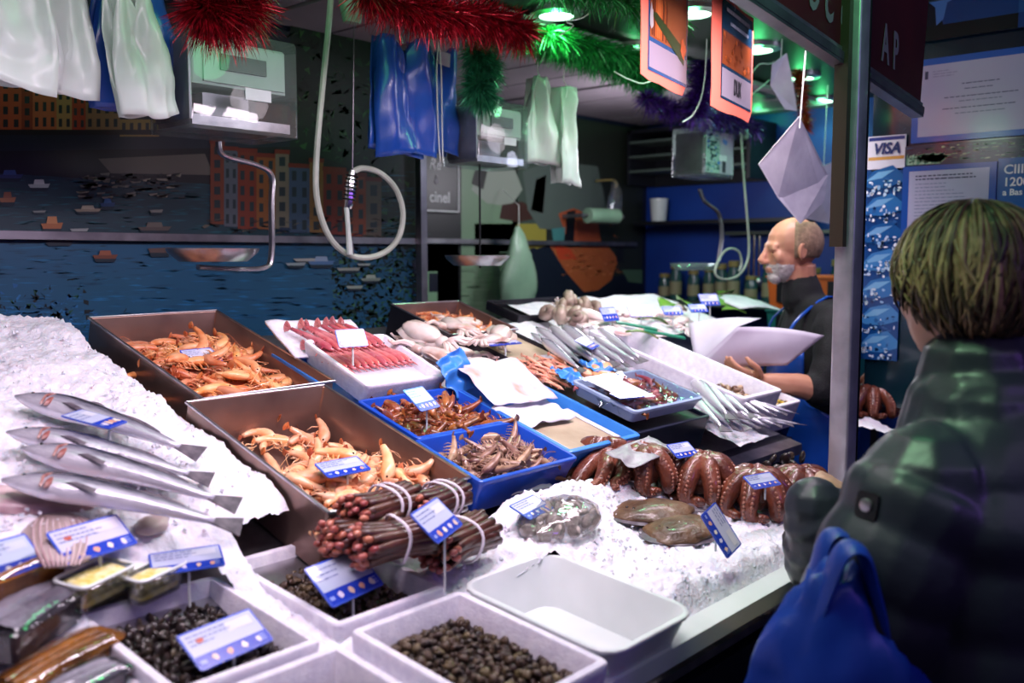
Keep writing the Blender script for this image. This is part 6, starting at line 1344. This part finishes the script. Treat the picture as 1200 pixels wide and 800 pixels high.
# ------------------------------------------------------------------ fishmonger
VC = at_d(946, 400, 3.28); VC.z = 0
ven = empty('person', T(VC) @ RZ(math.atan2(math.cos(YAW), -math.sin(YAW)))); tag(ven, 'balding fishmonger with a white beard in black top and blue apron, holding paper', 'person')
V = ven.matrix_world; Vi = V.inverted()
def vp(px, py, l): # body-frame point seen at this pixel, on the sideways plane l (towards the camera side)
    d = Vi.to_3x3() @ ray(px, py); o_ = Vi @ Vector((0, 0, EYE)); return o_+d*((l-o_.y)/d.y)
sk = MB()
hc = vp(927, 294, 0.0); 
Hv = head(sk, hc, 0.12, .98)
sk.tube([hc+Vector((-.028, 0, -.05)), hc+Vector((-.035, 0, -.11)), hc+Vector((-.05, 0, -.19))], [.058, .056, .07], 14)
zs = hc.z-.23
torso(sk, [(-.03, 0, zs+.05, .05, .07), (-.035, 0, zs+.02, .08, .17), (-.035, 0, zs-.06, .105, .20), (-.025, 0, zs-.20, .115, .185), (-.02, 0, zs-.36, .115, .165), (-.02, 0, zs-.52, .125, .18), (-.02, 0, zs-.60, .115, .175)])
for sd in (-1, 1):
    limb(sk, [(-.02, sd*.09, zs-.56), (-.01, sd*.095, zs-.80), (0, sd*.10, zs-1.0), (-.015, sd*.10, zs-1.2), (-.02, sd*.10, .06)], [.10, .082, .062, .058, .042])
    sk.tube([(-.05, sd*.10, .05), (.04, sd*.105, .045), (.13, sd*.11, .03)], [.045, .048, .032], 10)
sh = {1: Vector((-.035, .185, zs-.02)), -1: Vector((-.035, -.185, zs-.02))}
el = {1: vp(964, 455, .27), -1: Vector((.06, -.23, zs-.30))}
wr = {1: vp(897, 447, .30), -1: vp(852, 428, -.03)}
hd = {1: vp(862, 436, .30), -1: vp(815, 424, .02)}
for sd in (1, -1):
    limb(sk, [sh[sd], (sh[sd]+el[sd])/2+Vector((-.01, sd*.015, 0)), el[sd], (el[sd]*.55+wr[sd]*.45), wr[sd]], [.058, .050, .042, .040, .027])
    hand(sk, wr[sd], hd[sd]-wr[sd], (0, -sd*.5, .9), -sd if sd == 1 else 1, .55, 1.0)
Hi = Hv.inverted()
def vpick(c):
    p = Hi @ c
    if -.13 < p.z < -.046 and p.x > .012+max(0, (-.07-p.z))*.3 and abs(p.y) < .08:
        if p.x > .072 and -.078 < p.z < -.058 and abs(p.y) < .022: return 0
        return 1
    return 0
body = remesh_body('body', sk, .0055, [M['skin'], M['beard']], ven, 3, vpick)
eyes(Hv, ven)
cl = MB()
torso(cl, [(-.03, 0, zs+.075, .066, .082), (-.035, 0, zs+.045, .092, .175), (-.035, 0, zs-.06, .122, .222), (-.025, 0, zs-.20, .132, .205), (-.02, 0, zs-.36, .132, .185), (-.02, 0, zs-.52, .14, .195), (-.02, 0, zs-.58, .138, .192)])
for sd in (1, -1):
    e2 = el[sd]*.86+wr[sd]*.14; limb(cl, [sh[sd], (sh[sd]+el[sd])/2+Vector((-.01, sd*.015, 0)), el[sd], e2], [.076, .066, .056, .052], ripple=.05, rp=5)
limb(cl, [hc+Vector((-.036, 0, -.115)), hc+Vector((-.045, 0, -.165))], [.066, .076])
remesh_body('sweater', cl, .008, [M['sweater']], ven, 4)
tr_ = MB()
for sd in (-1, 1): limb(tr_, [(-.02, sd*.09, zs-.56), (-.01, sd*.095, zs-.80), (0, sd*.10, zs-1.0), (-.015, sd*.10, zs-1.2), (-.02, sd*.10, .10)], [.118, .10, .08, .076, .07])
remesh_body('trousers', tr_, .012, [M['trouser']], ven, 3)
for sd in (-1, 1): part('boot', MB().tube([(-.06, sd*.10, .06), (.03, sd*.105, .055), (.15, sd*.11, .04)], [.058, .058, .042], 12), M['wplast'], ven, smooth=True)
# apron: bib and skirt wrapped round the front, with straps
def apr(u_, v):
    z = zs-.10-.80*v; a = (u_-.5)*math.pi*(.62 if v < .22 else .62+min(1, (v-.22)/.12)*.85); rx = .150+.03*v; ry = .205+.035*v; return (-.022+rx*math.cos(a)+.006*math.sin(9*u_+6*v), ry*math.sin(a), z)
part('apron', MB().grid(26, 26, apr, thick=-.003), M['apron'], ven, smooth=True)
part('apron_string', MB().tube([(-.022+.145*math.cos(a), .205*math.sin(a), zs-.32) for a in [2*math.pi*i/30 for i in range(31)]], .006, 6), M['apron'], ven)
for sd in (-1, 1): part('apron_strap', MB().tube(catmull([(.115, sd*.10, zs-.11), (.085, sd*.13, zs-.01), (-.03, sd*.10, zs+.075), (-.09, sd*.06, zs+.04)], 4), .010, 6, flat=.4), M['apron'], ven)
# beard, moustache, cropped hair
bd = MB(); Hh = Hv
for p, r in (((.060, 0, -.092), (.026, .030, .020)), ((.054, 0, -.104), (.020, .024, .014))): bd.ball((0, 0, 0), r, 12, 8, 0, Hh @ T(p))
remesh_body('beard', bd, .005, [M['beard']], ven, 2)
hr = MB().grid(22, 10, lambda u_, v: tuple(Hh @ (Vector((-.014, 0, .030))+Vector((-.1000*math.cos((u_-.5)*math.pi*1.22)*math.cos(v*1.5-.62), .0780*math.sin((u_-.5)*math.pi*1.22)*math.cos(v*1.5-.62), .0900*math.sin(v*1.5-.62))))), thick=.003)
part('cropped_hair', hr, M['greyhair'], ven, smooth=True)
# wrapping paper he holds
M['wrap'] = pm('wrapping_paper', 'c4bcca', 'b0a6b8', scale=6, rough=.6)
A_, B_, C_, D_, E_, F_ = vp(815, 431, .24), vp(864, 383, .27), vp(966, 393, .265), vp(922, 428, .275), vp(807, 379, .10), vp(892, 373, .12)
def bil(a, b, c, d, u_, v, bow): return (a.lerp(b, u_)).lerp(d.lerp(c, u_), v)+Vector((0, bow*math.sin(math.pi*u_)*math.sin(math.pi*v), .01*math.sin(math.pi*u_)*(1-v)))
mbw = MB().grid(16, 8, lambda u_, v: V @ bil(B_, C_, D_, A_, u_, v, .02), thick=.0012).grid(12, 8, lambda u_, v: V @ bil(E_, F_, B_, A_, u_, v, -.015), thick=.0012)
pw = link('wrapping_paper', mbw.mesh('wrapping_paper', M['wrap'], True)); tag(pw, 'large folded sheet of lavender wrapping paper in the fishmonger\'s hands', 'paper')
# ------------------------------------------------------------------ customer
CC = Vector((1.50, .40, 0)); cus = empty('person', T(CC) @ RZ(R(62))); tag(cus, 'blonde customer in a dark puffer jacket seen from behind at the counter', 'person')
V = cus.matrix_world; Vi = V.inverted()
sk = MB(); hc = Vi @ at_d(1128, 343, 1.40)
Hc = head(sk, hc, R(-4), .98)
sk.tube([hc+Vector((-.028, 0, -.05)), hc+Vector((-.035, 0, -.11)), hc+Vector((-.05, 0, -.19))], [.054, .052, .065], 14)
zs = hc.z-.24
torso(sk, [(-.04, 0, zs+.05, .05, .07), (-.045, 0, zs+.01, .08, .15), (-.045, 0, zs-.06, .10, .18), (-.03, 0, zs-.20, .115, .17), (-.02, 0, zs-.36, .11, .15), (-.02, 0, zs-.52, .13, .18), (-.02, 0, zs-.60, .12, .18)])
for sd in (-1, 1):
    limb(sk, [(-.02, sd*.09, zs-.56), (-.01, sd*.095, zs-.80), (0, sd*.10, zs-1.0), (-.015, sd*.10, zs-1.2), (-.02, sd*.10, .06)], [.10, .082, .062, .058, .042])
    sk.tube([(-.05, sd*.10, .05), (.04, sd*.105, .045), (.12, sd*.11, .03)], [.042, .045, .03], 10)
sh = {1: Vector((-.045, .17, zs-.03)), -1: Vector((-.045, -.17, zs-.03))}
el = {1: Vector((.00, .235, zs-.31)), -1: Vi @ at_d(990, 655, 1.62)}
wr = {1: Vector((.17, .17, zs-.36)), -1: Vi @ at_d(953, 592, 1.60)}
hd = {1: Vector((.26, .13, zs-.36)), -1: Vi @ at_d(975, 566, 1.66)}
for sd in (1, -1):
    limb(sk, [sh[sd], (sh[sd]+el[sd])/2, el[sd], (el[sd]+wr[sd])/2, wr[sd]], [.052, .045, .038, .035, .025])
    hand(sk, wr[sd], hd[sd]-wr[sd], (0.2, -sd*.5, -.8), 1 if sd == 1 else -1, .6, .92)
remesh_body('body', sk, .006, [M['skin2']], cus, 3); eyes(Hc, cus)
M['jacket'] = pm('puffer_jacket', '2e303c', '25262f', scale=4, rough=.38, bump=.35, bscale=11)
M['jgreen'] = M['jacket']
def jt(t): return (zs+.09)-.72*t
jk = MB(); secs = []
for i in range(49):
    t = i/48; z = jt(t); base = [(0, .085, .10), (.06, .11, .15), (.12, .13, .195), (.22, .165, .225), (.45, .175, .215), (.62, .175, .21), (.85, .19, .235), (1, .185, .24)]
    for (a, d0, w0), (b, d1, w1) in zip(base, base[1:]):
        if a <= t <= b: f = (t-a)/(b-a); d_, w_ = d0+(d1-d0)*f, w0+(w1-w0)*f; break
    pf = 1+.055*(abs(math.sin(math.pi*t*7.0))**.5-.6); secs.append((-.04+.02*t, 0, z, d_*pf, w_*pf))
torso(jk, secs, 28)
limb(jk, [hc+Vector((-.035, 0, -.120)), hc+Vector((-.045, 0, -.20))], [.088, .120], ripple=.03, rp=2)
for sd in (1, -1):
    e2 = wr[sd]*.98+el[sd]*.02; limb(jk, [sh[sd]+Vector((0, -sd*.02, .0)), (sh[sd]+el[sd])/2+Vector((-.01, sd*.01, 0)), el[sd], (el[sd]+e2)/2, e2], [.097, .100, .086, .076, .054], ripple=.085, rp=8, k=10, n=16)
jacket = remesh_body('puffer_jacket', jk, .006, [M['jacket']], cus, 2)
# stitched seams, collar and sleeve badge
tr_ = MB()
for sd in (-1, 1): limb(tr_, [(-.02, sd*.09, zs-.56), (-.01, sd*.095, zs-.80), (0, sd*.10, zs-1.0), (-.015, sd*.10, zs-1.2), (-.02, sd*.10, .10)], [.112, .095, .075, .07, .065])
remesh_body('trousers', tr_, .012, [M['trouser']], cus, 3)
for sd in (-1, 1): part('shoe', MB().tube([(-.06, sd*.10, .05), (.03, sd*.105, .05), (.14, sd*.11, .035)], [.05, .05, .036], 12), M['black'], cus, smooth=True)
# sleeve badge on the outside of the left sleeve, found by ray on the jacket
dg = bpy.context.evaluated_depsgraph_get(); dg.update()
ok, hitl, nrm, _ = jacket.ray_cast(Vi @ Vector((0, 0, EYE)), (Vi.to_3x3() @ ray(1018, 592)).normalized())
if ok:
    nq = nrm.to_track_quat('Z', 'Y').to_matrix().to_4x4(); b = part('sleeve_badge', MB().loft([rrect(.034, .036, .006, 0), rrect(.034, .036, .006, .005)]), M['black'], cus, T(hitl) @ nq, label='small dark square badge on the sleeve'); part('badge_disc', MB().lathe([(.009, .005), (.009, .008), (.006, .009)], 14), M['steel'], b)
# blonde bob: cap of hair plus many separate locks
M['blonde'] = pm('blonde_hair', 'a48560', '6e5436', scale=30, rough=.4, bump=.3, bscale=200); M['blonded'] = pm('dark_blonde_hair', '604a32', '36281a', scale=30, rough=.42, bump=.3, bscale=200); M['brownhair'] = pm('brown_hair_roots', '3a2a1c', '20160f', scale=30, rough=.5)
Hh = Hc; C0 = Vector((-.016, 0, .030)); RR = Vector((.110, .092, .103))
def hp_(az, el_, k=1.0): return C0+Vector((RR.x*math.cos(az)*math.cos(el_), RR.y*math.sin(az)*math.cos(el_), RR.z*math.sin(el_)))*k
cap = MB().grid(40, 14, lambda u_, v: tuple(Hh @ hp_(R(62)+u_*R(236), R(-46)+v*R(135), 1.0-.06*(1-v))), thick=.012)
part('hair_cap', cap, M['brownhair'], cus, smooth=True)
ls_ = [MB(), MB(), MB()]
for k in range(950):
    az = R(rnd(40, 320)); lay = rnd(0, 1); e0 = R(rnd(20, 88) if lay > .4 else rnd(-5, 60)); back = 85 < math.degrees(az) < 275
    e1 = min(e0-R(30), R(rnd(-64, -12)) if back else R(rnd(-22, 8))); pts = []; daz = random.gauss(0, .3); kk = rnd(.99, 1.08); fl = rnd(-.01, .05)
    for i in range(8):
        t = i/7; e = e0+(e1-e0)*t; pts.append(Hh @ (hp_(az+daz*t*t, e, kk+.05*math.sin(math.pi*t)*rnd(.8, 1.2)+fl*t)+Vector((0, 0, -.004*t))))
    w_ = rnd(.35, .8); i = 0 if rnd(0, 1) < .45 else 1 if rnd(0, 1) < .7 else 2
    ls_[i].tube(pts, [.003*w_, .005*w_, .006*w_, .0065*w_, .0062*w_, .0052*w_, .0038*w_, .001], 5, flat=.4)
for q_, m in zip(ls_, ('blonde', 'blonded', 'brownhair')): s_ = part('hair_locks', q_, M[m], cus, smooth=True); s_['kind'] = 'stuff'
# blue shopping bag on her arm
M['bigblue'] = pm('blue_shopping_bag', '123a9c', '0d2c7c', scale=4, rough=.4, bump=.2, bscale=12)
q0 = at_d(985, 765, 1.22); o = empty('shopping_bag', T(q0) @ RZ(R(-48))); tag(o, 'big bright blue shopping bag hanging in front of the customer', 'bag')
def bagf(q_, p): return Vector((q_.x*(1.0-.42*p.z), q_.y*(1-.3*p.z), q_.z))
part('bag_body', blobmesh(.12, .075, .19, 51, .2, 2.2, 32, 26, bagf), M['bigblue'], o, T(0, 0, -.06), smooth=True)
iv = o.matrix_world.inverted()
for sy in (-.03, .03): part('bag_handle', MB().tube(catmull([(-.05, sy*.7, .03), (-.03, sy*.8, .10), (-.012, sy, .15), (.012, sy, .15), (.03, sy*.8, .10), (.05, sy*.7, .03)], 5), .022, 8, flat=.35), M['bigblue'], o)
